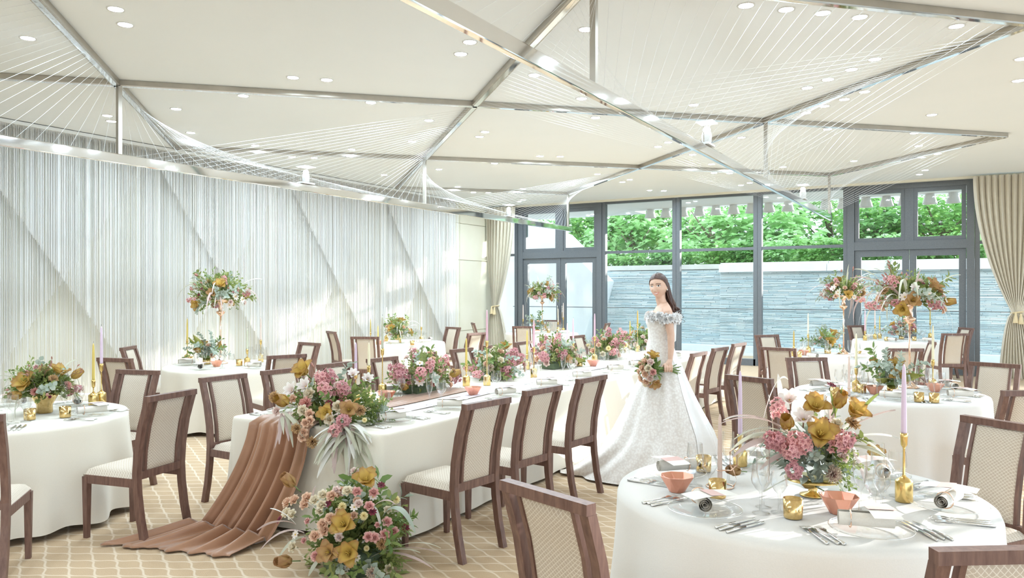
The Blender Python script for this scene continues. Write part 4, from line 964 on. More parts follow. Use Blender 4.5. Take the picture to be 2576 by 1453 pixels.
def arrange(label, base, cz, rx, ry, rz, specs, seed, vessel=None, straps=(), nb=170, name='flower_arrangement', rot=0., greens=(('sprig', 5), ('euc', 4), ('sprig_olive', 3)), gl=.17, mt='moss', cat='flower arrangement', emin=-.15):
    q = random.Random(seed); t = thing(name, label, cat, base, rot, None); c = Vector((0, 0, cz))
    if vessel: vessel(t, cz)
    core(t, c, rx * .85, ry * .85, rz * .85, nb, mt, q); n_ = sum(k for _, k, _ in specs); i = 0; bag = []
    for kind, k, sz in specs: bag += [(kind, sz)] * k
    q.shuffle(bag)
    for i, (kind, sz) in enumerate(bag):
        e = math.asin(min(1, max(-1, emin + (1 - emin) * (i + .5) / n_))); a = i * 2.39996 + q.uniform(-.35, .35); d = Vector((math.cos(a) * math.cos(e), math.sin(a) * math.cos(e), math.sin(e)))
        k = q.uniform(.82, 1.18); p = c + Vector((d.x * rx, d.y * ry, d.z * rz)) * k
        stick(t, kind, p, (d + Vector((0, 0, .15))).normalized(), sz * q.uniform(.85, 1.15), q)
    for kind, k in greens:
        for j in range(k):
            a = q.uniform(0, 6.3); e = q.uniform(-.05, 1.2); d = Vector((math.cos(a) * math.cos(e), math.sin(a) * math.cos(e), math.sin(e))); p = c + Vector((d.x * rx, d.y * ry, d.z * rz)) * .55
            stick(t, kind, p, d, gl * q.uniform(.8, 1.3), q)
    for mt_, k, sz in straps:
        for j in range(k):
            a = q.uniform(0, 6.3); strap(t, mt_, c + Vector((math.cos(a) * rx * .4, math.sin(a) * ry * .4, q.uniform(-.1, .3) * rz)), a, sz * q.uniform(.7, 1.3), q, q.uniform(-.2, .7))
    return t
def low_bowl(t, cz): MB().lathe([(0, 0), (.05, 0), (.055, .005), (.052, .06), (.085, cz * .8), (.10, cz), (.0, cz - .01)], 24).build('vessel', 'mercury', t)
def green_bowl(t, cz):
    MB().lathe([(0, 0), (.042, 0), (.045, .004), (.045, cz * .62)], 20).build('vessel', 'mercury', t); MB().lathe([(.03, cz * .62), (.09, cz * .75), (.085, cz), (0, cz)], 20).build('liner', 'green', t)
def tall_stand(head):
    def f(t, cz):
        MB().lathe([(0, 0), (.085, 0), (.088, .008), (.05, .03), (.018, .06), (.010, .10)], 24).build('foot', 'rose_gold', t)
        MB().lathe([(.009, .10), (.009, cz - .20)], 12).build('pole', 'rose_gold', t)
        MB().lathe([(.01, cz - .21), (.05, cz - .17), (.055, cz - .155), (.022, cz - .14), (.030, cz - .11), (.018, cz - .09), (.032, cz - .06), (.03, cz - .045), (.10, cz - .02), (.11, cz), (0, cz - .01)], 24).build('bowl', 'rose_gold', t)
    return f
MIXA = [('lily_gold', 3, .13), ('rose_peach', 5, .06), ('rose_cream', 4, .055), ('rose_blush', 4, .06), ('carn_brown', 3, .065), ('floret_mauve', 4, .11), ('floret_pink', 3, .11), ('cosmos_white', 3, .06), ('cosmos_dark', 3, .04), ('lily_gold_bud', 2, .09)]
def onT(px, py): p = at(px, py, z=TZ); return (p.x, p.y, TZ + .001)
# ---- the left foreground table
a1 = arrange('low mixed arrangement of gold lilies and brown carnations on the left foreground table', onT(112, 1038), .15, .19, .19, .15,
   [('lily_gold', 2, .13), ('lily_gold_bud', 2, .10), ('lily_tan', 1, .12), ('rose_blush', 2, .07), ('carn_brown', 3, .08), ('carn_coral', 3, .065), ('floret_mauve', 2, .10), ('magnolia', 1, .10), ('cosmos_dark', 3, .03)], 41, low_bowl, (('strap_sage', 6, .22), ('strap_mauve', 2, .2)), 330, greens=(('sprig_olive', 6), ('fern', 3), ('euc', 4), ('twig', 3), ('pod', 4), ('big_leaf', 2)), gl=.17)
# ---- tall stands and low companions on the tables behind
def tall(label, px, py, hy, seed, s=1., nst=9):
    b = Vector(onT(px, py)); d = depth(b); cz = EYE - (hy - CPY) * d / FPX - TZ
    return arrange(label, b, cz, .26 * s, .26 * s, .19 * s, [('lily_gold', 3, .15 * s), ('lily_tan', 2, .13 * s), ('lily_gold_bud', 2, .11 * s), ('rose_peach', 4, .075 * s), ('rose_blush', 4, .07 * s), ('carn_brown', 4, .085 * s), ('floret_pink', 4, .12 * s), ('floret_mauve', 3, .12 * s), ('cosmos_white', 5, .08 * s), ('magnolia', 2, .10 * s), ('cosmos_dark', 3, .04 * s)], seed, tall_stand(0),
        (('strap_sage', nst, .34 * s), ('strap_mauve', 6, .33 * s), ('strap_white', 5, .30 * s)), 300, 'tall_flower_stand', greens=(('sprig_olive', 5), ('fern', 4), ('euc', 5), ('twig', 4), ('pod', 3), ('sprig_sage', 4)), gl=.23 * s, emin=-.35)
tall('tall gold-stemmed flower stand before the string curtain', 555, 914, 752, 51, 1.05)
tall('tall gold-stemmed flower stand on the far left table by the doors', 1364, 832, 742, 52, 1.05)
tall('largest tall flower stand, on the second table on the right', 2288, 975, 758, 53, 1.05, 12)
tall('tall flower stand on the third right table, left of the largest', 2122, 890, 742, 54, .95)
LOWG = [('lily_gold', 2, .13), ('lily_gold_bud', 1, .11), ('rose_peach', 3, .07)]
def low(label, px, py, seed, specs=LOWG, s=1., v=green_bowl, cz=.12, **k): return arrange(label, onT(px, py), cz, .12 * s, .12 * s, .12 * s, specs, seed, v, k.get('straps', ()), k.get('nb', 120), greens=k.get('greens', (('euc', 7), ('sprig_sage', 4), ('sprig', 4), ('big_leaf', 2), ('pod', 2))), gl=.20, mt='sage')
low('low eucalyptus arrangement beneath the tall stand by the curtain', 520, 916, 61)
low('low lily arrangement beneath the tall stand on the far left table', 1352, 836, 62)
low('low eucalyptus and gold lily arrangement on the second right table', 2245, 990, 63)
low('low gold lily arrangement on the third right table', 2082, 889, 64, s=1.15)
low('bushy yellow lily arrangement on the far right table', 2268, 853, 65, MIXA, 1.5, nb=200, straps=(('strap_sage', 6, .25),))
low('low yellow and white arrangement on the curtain-side back table', 1002, 862, 66, [('lily_gold', 5, .15), ('rose_cream', 5, .07), ('rose_peach', 4, .07), ('carn_mauve', 3, .08), ('cosmos_white', 4, .07)], 1.7, low_bowl, .16, nb=260, straps=(('strap_sage', 8, .3), ('strap_white', 5, .3)), greens=(('sprig', 6), ('sprig_olive', 6), ('fern', 3), ('twig', 2)))
# ---- along the long table
def trough(t, cz): MB().box((0, 0, .035), (.16, .42, .06)).build('vessel', 'foam', t, smooth=False)
def ltf(label, px, py, rx, ry, rz, specs, seed, **k):
    b = onT(px, py); return arrange(label, b, .09, rx, ry, rz, specs, seed, trough, k.get('straps', ()), k.get('nb', 320), greens=k.get('greens', (('sprig', 7), ('euc', 6), ('sprig_olive', 5), ('big_leaf', 3), ('fern', 2))), gl=.17)
ltf('second long-table flowers, mauve sprays with peach roses and gold tulips', 1068, 985, .21, .33, .21, [('lily_gold_bud', 3, .12), ('rose_peach', 9, .06), ('cosmos_white', 7, .085), ('floret_mauve', 6, .14), ('floret_pink', 6, .13), ('rose_blush', 3, .06), ('carn_brown', 2, .07), ('carn_coral', 2, .06)], 71)
ltf('third long-table flowers, peach poppies and pink sprays', 1252, 952, .19, .32, .20, [('rose_peach', 8, .075), ('rose_cream', 4, .07), ('floret_mauve', 6, .14), ('floret_pink', 5, .13), ('carn_coral', 3, .07), ('lily_gold', 2, .11), ('carn_mauve', 3, .09)], 72)
ltf('fourth long-table flowers, buff blooms above the pink candles', 1400, 925, .20, .36, .22, [('lily_tan', 2, .12), ('carn_mauve', 4, .10), ('rose_peach', 6, .07), ('floret_mauve', 5, .14), ('floret_pink', 5, .13), ('rose_blush', 4, .07), ('mum_yellow', 2, .06)], 73)
ltf('fifth long-table flowers with yellow pompons', 1530, 901, .20, .42, .22, [('mum_yellow', 6, .085), ('rose_peach', 6, .075), ('floret_pink', 6, .15), ('floret_mauve', 4, .14), ('carn_coral', 3, .08), ('rose_cream', 3, .07)], 74)
ltf('sixth long-table flowers, next to the bride', 1615, 879, .18, .36, .20, [('rose_peach', 5, .075), ('floret_mauve', 5, .15), ('rose_blush', 3, .07), ('lily_gold', 2, .12)], 75)
# ---- hand-placed groups: (kind, photograph pixel, size in metres)
def posed(label, base, centre, items, dfun, seed, cr, cc, name='flower_arrangement', vessel=None, mt='moss', n_=420):
    q = random.Random(seed); base = Vector(base); t = thing(name, label, 'flower arrangement', base); cen = Vector(centre) - base
    if vessel: vessel(t)
    core(t, Vector(cc) - base, *cr, n_, mt, q, .07)
    for kind, px, py, sz in items:
        p = at(px, py, d=dfun(px, py)) - base; d = (p - cen).normalized() + Vector((SY * .6, -CY_ * .6, .25)); stick(t, kind, p, d.normalized(), sz, q)
    return t, q
# floor arrangement
FB = Vector((-3.05, 3.36, 0))
def fd(px, py): r2 = ((px - 872) / 190) ** 2 + ((py - 1430) / 250) ** 2; return 4.52 - .30 * math.sqrt(max(0., 1 - r2))
def fz(x, y): return (640 + x / 4.796, 1150 + y / 4.796)
IT = []
for kind, sz, pts in (('lily_tan_bud', .12, [(485, 345), (450, 1250)]), ('lily_gold', .135, [(1350, 320), (1150, 1160), (1090, 830)]), ('lily_tan', .12, [(920, 1150)]),
    ('rose_peach', .066, [(615, 570), (405, 550), (490, 520), (640, 490), (920, 740), (830, 810), (735, 950), (935, 470), (850, 890)]), ('rose_cream', .062, [(830, 455), (730, 520), (815, 580), (395, 670), (460, 690), (1125, 410), (1085, 1430), (470, 1080)]),
    ('mum_yellow', .060, [(1710, 510), (1320, 705), (1060, 590)]), ('rose_pink', .058, [(1385, 590), (1600, 780), (1570, 930), (1375, 960), (1450, 970), (745, 1190), (1680, 895), (1240, 420), (1440, 430)]),
    ('cosmos_dark', .048, [(885, 560), (1530, 335), (1425, 655), (1825, 850), (300, 750)]), ('cosmos_white', .05, [(1205, 600), (495, 930), (800, 940)]), ('carn_brown', .07, [(1535, 1050), (930, 1180)]), ('carn_mauve', .085, [(1425, 1390)]), ('rose_blush', .05, [(990, 400), (1210, 170), (1260, 560)])):
    for x, y in pts: px, py = fz(x, y); IT.append((kind, px, py, sz))
fa, q = posed('large flower arrangement on the carpet at the foot of the long table', FB, (-3.05, 3.45, .05), IT, fd, 81, (.30, .26, .40), (-3.06, 3.42, .06), 'floor_flower_arrangement', lambda t: MB().lathe([(0, 0), (.15, 0), (.17, .10), (0, .11)], 18).build('vessel', 'foam', t), n_=700)
for i in range(30):                                                 # smaller blooms between the large ones
    px = q.uniform(745, 1010); py = q.uniform(1215, 1430)
    if ((px - 872) / 160) ** 2 + ((py - 1430) / 225) ** 2 > 1: continue
    p = at(px, py, d=fd(px, py) + .03) - FB; stick(fa, ('rose_peach', 'rose_cream', 'rose_blush', 'cosmos_white', 'rose_pink', 'mum_yellow')[i % 6], p, (p - Vector((0, .1, .05))).normalized() + Vector((SY * .5, -CY_ * .5, .2)), q.uniform(.035, .055), q)
for i in range(34):
    a = q.uniform(0, 6.3); e = q.uniform(.0, 1.35); d = Vector((math.cos(a) * math.cos(e), math.sin(a) * math.cos(e), math.sin(e))); p = Vector((0, .06, .06)) + Vector((d.x * .16, d.y * .14, d.z * .22)); stick(fa, ('euc', 'sprig', 'sprig', 'sprig_olive', 'sprig_sage', 'fern')[i % 6], p, d, q.uniform(.17, .26), q)
for (x0, y0), (x1, y1), ar, mt_, wd in (((1300, 800), (1700, 560), .10, 'strap_mauve', .012), ((1550, 700), (1945, 900), .14, 'sage', .03), ((1400, 600), (1540, 900), .08, 'strap_white', .012), ((600, 900), (70, 1110), .08, 'strap_mauve', .016), ((500, 800), (30, 870), .05, 'strap_mauve', .014), ((600, 950), (280, 1220), .05, 'strap_sage', .015), ((500, 800), (190, 610), .03, 'strap_white', .012),
    ((1500, 1150), (2300, 1180), .06, 'strap_mauve', .010), ((1500, 1150), (2150, 1330), .05, 'strap_mauve', .010), ((1500, 1200), (2250, 1090), .08, 'strap_sage', .010), ((1400, 1200), (2000, 1140), .05, 'strap_sage', .016), ((800, 1200), (650, 1440), .02, 'strap_sage', .02), ((1300, 1200), (1200, 1450), .04, 'strap_sage', .018), ((800, 700), (640, 540), .02, 'strap_white', .010), ((700, 480), (740, 350), .03, 'strap_mauve', .008)):
    a = at(*fz(x0, y0), d=4.36) - FB; b = at(*fz(x1, y1), d=4.30) - FB; b.z = max(b.z, .02); leaf_between(fa, a, b, ar, wd, mt_, q)
# cascade at the near end of the long table
CB = Vector((-3.72, 3.98, TZ + .03))
def cd(px, py): return 5.30 - .40 * min(1, max(0, (py - 940) / 125))
IT = [('lily_gold', 771, 940, .15), ('lily_gold_bud', 725, 1012, .14), ('lily_tan', 878, 1032, .12), ('lily_gold', 823, 1040, .11), ('carn_brown', 692, 998, .085), ('carn_brown', 906, 1032, .085), ('carn_brown', 747, 1077, .075), ('carn_brown', 787, 1111, .085), ('carn_coral', 771, 1015, .10),
   ('rose_peach', 780, 1041, .065), ('rose_peach', 780, 1058, .065), ('rose_peach', 769, 1063, .06), ('rose_peach', 765, 1087, .06), ('rose_peach', 761, 1099, .06), ('rose_peach', 876, 1016, .06), ('rose_peach', 738, 1003, .06), ('rose_cream', 779, 990, .082), ('rose_cream', 850, 1022, .075), ('rose_cream', 763, 1032, .075), ('rose_cream', 828, 1054, .07),
   ('floret_pink', 815, 958, .14), ('floret_pink', 821, 984, .14), ('floret_mauve', 864, 980, .13), ('floret_mauve', 864, 1058, .13), ('floret_pink', 845, 1082, .13), ('floret_mauve', 833, 950, .12), ('cosmos_dark', 829, 1016, .06), ('cosmos_dark', 801, 956, .045), ('cosmos_dark', 855, 1009, .04), ('magnolia', 773, 974, .12), ('magnolia', 739, 984, .12), ('magnolia', 924, 956, .09), ('magnolia', 888, 945, .09), ('rose_blush', 850, 970, .06), ('rose_blush', 822, 1000, .055), ('cosmos_white', 800, 940, .06), ('mum_yellow', 917, 1056, .04), ('rose_blush', 697, 1034, .06)]
ca, q = posed('near-end flowers cascading over the edge of the long table', CB, (-3.75, 4.1, .72), IT, cd, 82, (.30, .22, .22), (-3.74, 3.95, .74), n_=420)
for i in range(24):
    a = q.uniform(0, 6.3); e = q.uniform(.0, 1.3); d = Vector((math.cos(a) * math.cos(e), math.sin(a) * math.cos(e), math.sin(e))); p = Vector((d.x * .20, d.y * .12, .02 + d.z * .12)); stick(ca, ('sprig', 'euc', 'sprig_olive', 'sprig', 'twig', 'fern')[i % 6], p, d, q.uniform(.15, .24), q)
for i in range(46):
    x1 = q.uniform(785, 945); y1 = q.uniform(1125, 1240) - abs(x1 - 865) * .5; a = at(q.uniform(835, 895), q.uniform(1062, 1095), d=4.96) - CB; b = at(x1, y1, d=q.uniform(4.74, 4.86)) - CB
    leaf_between(ca, a, b, q.uniform(.03, .10), q.uniform(.013, .022), q.choice(('strap_sage', 'strap_sage', 'strap_white', 'strap_mauve')), q)
for i in range(7):
    a = at(q.uniform(700, 760), q.uniform(1030, 1060), d=5.0) - CB; b = at(q.uniform(690, 770), q.uniform(1090, 1130), d=4.88) - CB; leaf_between(ca, a, b, .05, .014, q.choice(('strap_sage', 'strap_mauve')), q)
# centre of the right foreground round table
RB = Vector((*at(2045, 1246, z=TZ).xy, TZ + .001))
def rd(px, py): r2 = ((px - 2050) / 190) ** 2 + ((py - 1130) / 150) ** 2; return 3.42 - .16 * math.sqrt(max(0, 1 - r2))
def rz_(x, y): return (1840 + x / 4.688, 930 + y / 4.688)
IT = []
for kind, sz, pts in (('lily_gold', .13, [(1030, 800)]), ('lily_gold', .11, [(980, 480), (1420, 540)]), ('lily_gold_bud', .10, [(670, 680), (1230, 440)]), ('magnolia', .10, [(850, 600), (690, 380)]), ('floret_pink', .105, [(760, 850), (700, 960), (1250, 850), (560, 490), (850, 880)]), ('floret_mauve', .10, [(1330, 860), (740, 1190), (560, 850), (490, 850)]), ('carn_mauve', .085, [(1190, 1230)]),
    ('carn_brown', .07, [(1420, 640)]), ('cosmos_dark', .04, [(1180, 180), (1100, 600)]), ('rose_cream', .05, [(1240, 640), (940, 590)]), ('rose_blush', .05, [(1310, 1030), (1070, 420)])):
    for x, y in pts: px, py = rz_(x, y); IT.append((kind, px, py, sz))
def pedestal(t):
    MB().lathe([(0, 0), (.055, 0), (.055, .006), (.02, .015), (.018, .045), (.06, .062), (.115, .070), (.118, .074), (.0, .072)], 32).build('pedestal_dish', 'gold', t)
ra, q = posed('wild centrepiece of gold lilies and long mauve leaves on the right foreground table', RB, (RB.x, RB.y + .05, TZ + .1), IT, rd, 83, (.13, .13, .15), (RB.x, RB.y + .03, TZ + .13), vessel=pedestal, mt='sage', n_=260)
for i in range(22):
    a = q.uniform(0, 6.3); e = q.uniform(-.1, 1.2); d = Vector((math.cos(a) * math.cos(e), math.sin(a) * math.cos(e), math.sin(e))); p = Vector((0, .03, .11)) + d * .07; stick(ra, ('euc', 'fern', 'sprig_sage', 'twig', 'euc', 'pod', 'sprig_olive')[i % 7], p, d, q.uniform(.12, .19), q)
CC = (980, 900)
for (x0, y0), (x1, y1), ar, mt_, wd in (((750, 800), (30, 810), .10, 'strap_sage', .016), ((750, 850), (0, 930), .12, 'strap_sage', .015), ((700, 880), (10, 1020), .10, 'strap_mauve', .013), ((720, 780), (-60, 560), .09, 'strap_mauve', .008), ((720, 800), (-100, 590), .11, 'strap_white', .006), ((800, 800), (-150, 640), .12, 'strap_mauve', .008), ((800, 950), (330, 1170), .05, 'strap_mauve', .014), ((800, 980), (430, 1180), .04, 'strap_sage', .014), ((780, 820), (210, 1010), .10, 'strap_sage', .014),
   ((620, 620), (548, 40), .02, 'strap_white', .013), ((380, 560), (670, 110), .14, 'strap_white', .007), ((1090, 650), (1030, 250), .0, 'strap_white', .010), ((1180, 750), (1190, 320), .0, 'strap_mauve', .012), ((1150, 650), (1090, 260), .02, 'strap_white', .008), ((1350, 720), (1935, 465), .04, 'strap_mauve', .016), ((1300, 700), (1560, 580), .03, 'strap_white', .014), ((1350, 820), (1985, 800), .05, 'strap_white', .014), ((1350, 850), (1925, 1175), .12, 'strap_sage', .014), ((1400, 850), (1590, 1370), .05, 'strap_mauve', .017), ((1300, 900), (1830, 1020), .05, 'strap_sage', .014),
   ((1500, 520), (1740, 270), .02, 'fern', .008), ((1210, 560), (1310, 190), .0, 'fern', .006), ((1230, 560), (1170, 250), .0, 'fern', .006), ((700, 1250), (380, 1420), .0, 'strap_sage', .016)):
    a = at(*rz_(x0, y0), d=3.36) - RB; b = at(*rz_(x1, y1), d=rnd.uniform(3.2, 3.34)) - RB; leaf_between(ra, a, b, ar * .7, wd, mt_, q)
# loose blooms lying on that table
for px, py, kind, lb in ((1862, 1192, 'lily_tan_bud', 'loose golden lily lying beside the wire candle holder'), (2052, 1232, 'lily_gold_bud', 'loose golden lily lying under the front centrepiece'), (2200, 1152, 'lily_gold', 'loose golden lily lying right of the front centrepiece')):
    p = at(px, py, z=TZ + .03); o = link('lily_bloom', FL[kind], None, (p.x, p.y, TZ + .045), (R(78), R(12), rnd.uniform(0, 6)), .09); tag(o, lb, 'flower', 'loose lilies on the front table')

# ================================================================== the bride
BR = thing('person', 'smiling woman with long dark hair in a white off-shoulder lace gown', 'person', (-2.269, 6.498, 0), YAW)
def ring_tube(mb, rings, n=28, cap=True):
    """closed surface through elliptic rings (cx, cy, z, a, b)"""
    vs = []; fs = []
    for cx, cy, z, a, b in rings:
        for i in range(n): t = 2 * PI * i / n; vs.append((cx + a * math.cos(t), cy + b * math.sin(t), z))
    for j in range(len(rings) - 1):
        for i in range(n): k = (i + 1) % n; fs.append((j * n + i, j * n + k, (j + 1) * n + k, (j + 1) * n + i))
    if cap: fs += [tuple(range(n - 1, -1, -1)), tuple((len(rings) - 1) * n + i for i in range(n))]
    mb.add(vs, fs)
HC = Vector((-.064, 0, 1.643)); hyaw = R(33); HF = Vector((-math.sin(hyaw), -math.cos(hyaw), -.06)).normalized(); HS = Vector((math.cos(hyaw), -math.sin(hyaw), .10)).normalized(); HU = HS.cross(HF).normalized()
if HU.z < 0: HU = -HU
def head_pt(s, u, f): return HC + HS * s + HU * u + HF * f
def head_shape(th, ph):
    """th from the crown, ph around, ph = 0 at the face"""
    u = math.cos(th); r = math.sin(th); f = r * math.cos(ph); s = r * math.sin(ph)
    jaw = max(0., -u - .05); s_ = .074 * s * (1 - .36 * jaw ** 1.5); f_ = (.088 if f > 0 else .096) * f; u_ = .106 * u
    if f > 0: f_ += .012 * max(0, -u) * f - .004 * (abs(s) < .9) * math.exp(-((u - .0) / .22) ** 2) * (1 if abs(s) > .12 else 0)
    else: f_ *= 1 - .28 * jaw; 
    nx = math.exp(-(s_ / .0085) ** 2)
    if f > 0:
        if -.42 < u < .06: k = (.06 - u) / .48; f_ += nx * .021 * k ** 1.1                                                  # nose
        for sg in (-1, 1): f_ -= .007 * math.exp(-((s_ - sg * .030) / .014) ** 2 - ((u_ - .004) / .012) ** 2)               # eye sockets
        f_ += .0045 * math.exp(-(s_ / .022) ** 2 - ((u_ + .060) / .013) ** 2) + .006 * math.exp(-(s_ / .018) ** 2 - ((u_ + .097) / .014) ** 2)   # lips, chin
        for sg in (-1, 1): f_ += .0045 * math.exp(-((s_ - sg * .040) / .018) ** 2 - ((u_ + .030) / .018) ** 2)              # cheeks
    return head_pt(s_, u_, f_)
def body_mesh():
    mb = MB(); mb.grid(lambda u, v: head_shape(.001 + (PI - .002) * v, 2 * PI * u), 96, 72, wrap=True)
    for sg in (-1, 1): mb.add([p for p in MB().lathe([(0, -.006), (.012, -.004), (.016, .002), (0, .008)], 12).v], MB().lathe([(0, -.006), (.012, -.004), (.016, .002), (0, .008)], 12).f, None, 0, Matrix.Translation(head_pt(sg * .070, -.012, -.008)) @ zto(HS * sg + HF * .3) @ Matrix.Diagonal((1, 1.7, 1, 1)))
    mb.tube([head_pt(0, -.05, -.022), (-.045, 0, 1.53), (-.026, 0, 1.47), (-.02, 0, 1.42)], [.046, .043, .047, .06], 20)
    ring_tube(mb, [(-.02, .0, .98, .10, .15), (-.035, .0, 1.08, .095, .135), (-.055, .0, 1.17, .078, .108), (-.045, .0, 1.27, .085, .125), (-.035, 0, 1.36, .098, .145), (-.026, 0, 1.42, .080, .158), (-.022, 0, 1.455, .062, .148), (-.02, 0, 1.485, .045, .095), (-.024, 0, 1.505, .038, .05)])
    for sg in (-1, 1): mb.tube([(-.09, sg * .065, 1.33), (-.125, sg * .062, 1.325)], [.05, .03], 16)
    A = [(-.022, -.135, 1.452), (-.020, -.160, 1.42), (-.008, -.178, 1.33), (.006, -.186, 1.225), (.006, -.195, 1.12), (-.004, -.206, 1.015)]
    mb.tube(A, [.040, .042, .037, .031, .028, .0195], 18); mb.tube([(-.022, .135, 1.452), (-.03, .17, 1.40), (-.04, .19, 1.25), (-.09, .17, 1.12), (-.16, .10, 1.03)], [.040, .040, .032, .027, .02], 16)
    # left hand closed round the stems
    mb.tube([(-.004, -.206, 1.02), (-.014, -.212, .995), (-.028, -.214, .975)], [.019, .024, .026], 12, sx=1.25)
    for i, x in enumerate((.004, -.016, -.036, -.055)):
        L = (.86, 1., .97, .8)[i]; mb.tube([(x * .8 - .008, -.212, .985), (x, -.236, .974), (x - .003, -.250, .957), (x - .003, -.2505, .938 + .006 * (1 - L)), (x - .001, -.236, .924 + .004 * (1 - L)), (x, -.218, .921)], [.0095, .0092, .0088, .0085, .008, .0068], 10)
    mb.tube([(-.035, -.200, .985), (-.056, -.196, .975), (-.070, -.204, .958), (-.078, -.216, .948)], [.012, .0105, .0095, .008], 10)
    for sg in (-1, 1): mb.tube([(-.02, sg * .075, 1.0), (-.02, sg * .075, .55), (-.02, sg * .07, .08), (-.06, sg * .07, .03)], [.085, .055, .038, .035], 14)
    tmp = link('tmp_body', mb.mesh('tmp_body', 'skin')); rm = tmp.modifiers.new('r', 'REMESH'); rm.mode = 'VOXEL'; rm.voxel_size = .0027; smm = tmp.modifiers.new('s', 'SMOOTH'); smm.factor = .5; smm.iterations = 3
    dg = bpy.context.evaluated_depsgraph_get(); dg.update(); me = bpy.data.meshes.new_from_object(tmp.evaluated_get(dg)); bpy.data.objects.remove(tmp)
    me.name = 'body'; me.materials.clear()
    for k in ('skin', 'eye_white', 'iris', 'hair', 'lips', 'teeth', 'skin'): me.materials.append(M[k])
    for p in me.polygons:
        p.use_smooth = True; c = p.center; d = c - HC
        if d.length > .17: continue
        s, u, f = d.dot(HS), d.dot(HU), d.dot(HF); mi = 0
        if f > .035:
            for sg in (-1, 1):
                es = (s - sg * .030); eu = u - .004
                if (es / .0150) ** 2 + (eu / .0062) ** 2 < 1: mi = 2 if (es + .001) ** 2 + eu ** 2 < .0058 ** 2 else 1
                elif (es / .0175) ** 2 + ((eu - .002) / .0078) ** 2 < 1 and eu > .001: mi = 3
                br = .024 - 7. * (es) ** 2 + .06 * es * sg * -1
                if abs(es) < .019 and abs(u - br) < .0026: mi = 3
            ly = -.061 + 13 * s * s
            if abs(s) < .027 and abs(u - ly) < .0085 * (1 - (s / .029) ** 2) + .001: mi = 4
            if abs(s) < .0215 and abs(u - ly - .0008) < .0042 * (1 - (s / .023) ** 2): mi = 5
        p.material_index = mi
    return me
link('body', body_mesh(), BR)
# hair: a parted cap and long waved locks over the back
def hair():
    mb = MB()
    tab = [(0, .90), (40, 1.0), (62, 1.16), (82, 1.46), (100, 1.95), (140, 2.3), (180, 2.35)]
    def line(ph):
        a = abs(math.degrees(ph))
        for (a0, t0), (a1, t1) in zip(tab, tab[1:]):
            if a <= a1: return t0 + (t1 - t0) * (a - a0) / (a1 - a0)
        return tab[-1][1]
    def cap(u, v):
        ph = (2 * u - 1) * PI; th = .01 + v * (line(ph) - .01); back = .5 - .5 * math.cos(ph); k = 1.045 + .065 * back + .05 * math.sin(PI * min(1, v)) * (.6 + .4 * back)
        return HC + (head_shape(th, ph) - HC) * k + HU * .002 + HS * (.0012 * math.sin(ph * 60 + v * 5))
    mb.grid(cap, 160, 26)
    q = random.Random(4)
    for i in range(74):
        t = i / 73; side = q.uniform(-1, 1); ph = PI + side * 1.25; th = q.uniform(.9, 1.9); a = HC + (head_shape(th, ph) - HC) * 1.08
        y1 = a.y * .75 + q.uniform(-.02, .02); e = Vector((q.uniform(.035, .125), y1 * 1.1 + q.uniform(-.03, .03), q.uniform(1.335, 1.44))); wv = q.uniform(.008, .02); ph_ = q.uniform(0, 6)
        mid1 = Vector((max(a.x, -.01) + .015, a.y * 1.05, 1.58)); mid2 = Vector((.045 + q.uniform(-.02, .025), y1, 1.47)); pts = bezier([a, mid1, mid2, e], 18)
        for k in range(8, 19): w_ = (k - 8) / 10; pts[k] += Vector((math.sin(k * .95 + ph_) * wv * w_, math.cos(k * .95 + ph_) * wv * w_, 0))
        mb.tube(pts, [.011 + .006 * math.sin(PI * min(1, k / 14)) - (.010 if k > 16 else 0) for k in range(19)], 6)
    for i in range(14):                                             # loose curls at the tips and a wisp by the neck
        c = Vector((q.uniform(.05, .125), q.uniform(-.07, .07), q.uniform(1.36, 1.43))); r_ = q.uniform(.012, .022); n_ = 18
        mb.tube([c + Vector((r_ * math.cos(k * .55) + .0012 * k, r_ * .7 * math.sin(k * .55), -.0035 * k + .02)) for k in range(n_)], [.0032 - .00014 * k for k in range(n_)], 5)
    w0 = head_pt(.066, -.03, -.02); mb.tube(bezier([w0, w0 + Vector((-.005, -.01, -.05)), w0 + Vector((.02, -.01, -.09)), w0 + Vector((.035, -.005, -.13))], 10), [.004] * 9 + [.002, .001], 5)
    return mb.mesh('hair', 'hair')
link('hair', hair(), BR)
def ear():
    p = head_pt(.074, -.035, -.004); q = head_pt(-.074, -.035, -.004); c = p if p.y < q.y else q
    MB().lathe([(0, -.006), (.005, -.003), (.006, .002), (.003, .006), (0, .014)], 8).build('earring', 'pearl', BR, c - Vector((0, .004, .004)))
ear()
# gown
def bodice(u, v):
    a = u * 2 * PI; z = 1.385 - v * .265 + (1 - v) * .012 * math.cos(2 * a); prof = [(-.034, .112, .160), (-.040, .110, .152), (-.054, .099, .132), (-.056, .096, .128), (-.050, .113, .142)]
    k = v * 4; i = min(int(k), 3); t = k - i; c, A_, B_ = [prof[i][j] + (prof[i + 1][j] - prof[i][j]) * t for j in range(3)]
    bust = .036 * math.exp(-((z - 1.335) / .045) ** 2) * max(0, -math.cos(a)) ** 2 * (.6 + .4 * abs(math.sin(a)))
    return (c + (A_ + bust) * math.cos(a), B_ * math.sin(a), z)
MB().grid(bodice, 64, 30, wrap=True).build('bodice', 'lace', BR)
RINGS = [(1.15, -.054, .108, .137), (1.05, -.045, .132, .156), (.95, -.022, .160, .185), (.84, -.026, .205, .225), (.73, -.031, .257, .28), (.56, -.028, .335, .35), (.386, -.025, .425, .42), (.195, -.065, .527, .50), (.08, -.09, .60, .56), (.012, -.11, .66, .60)]
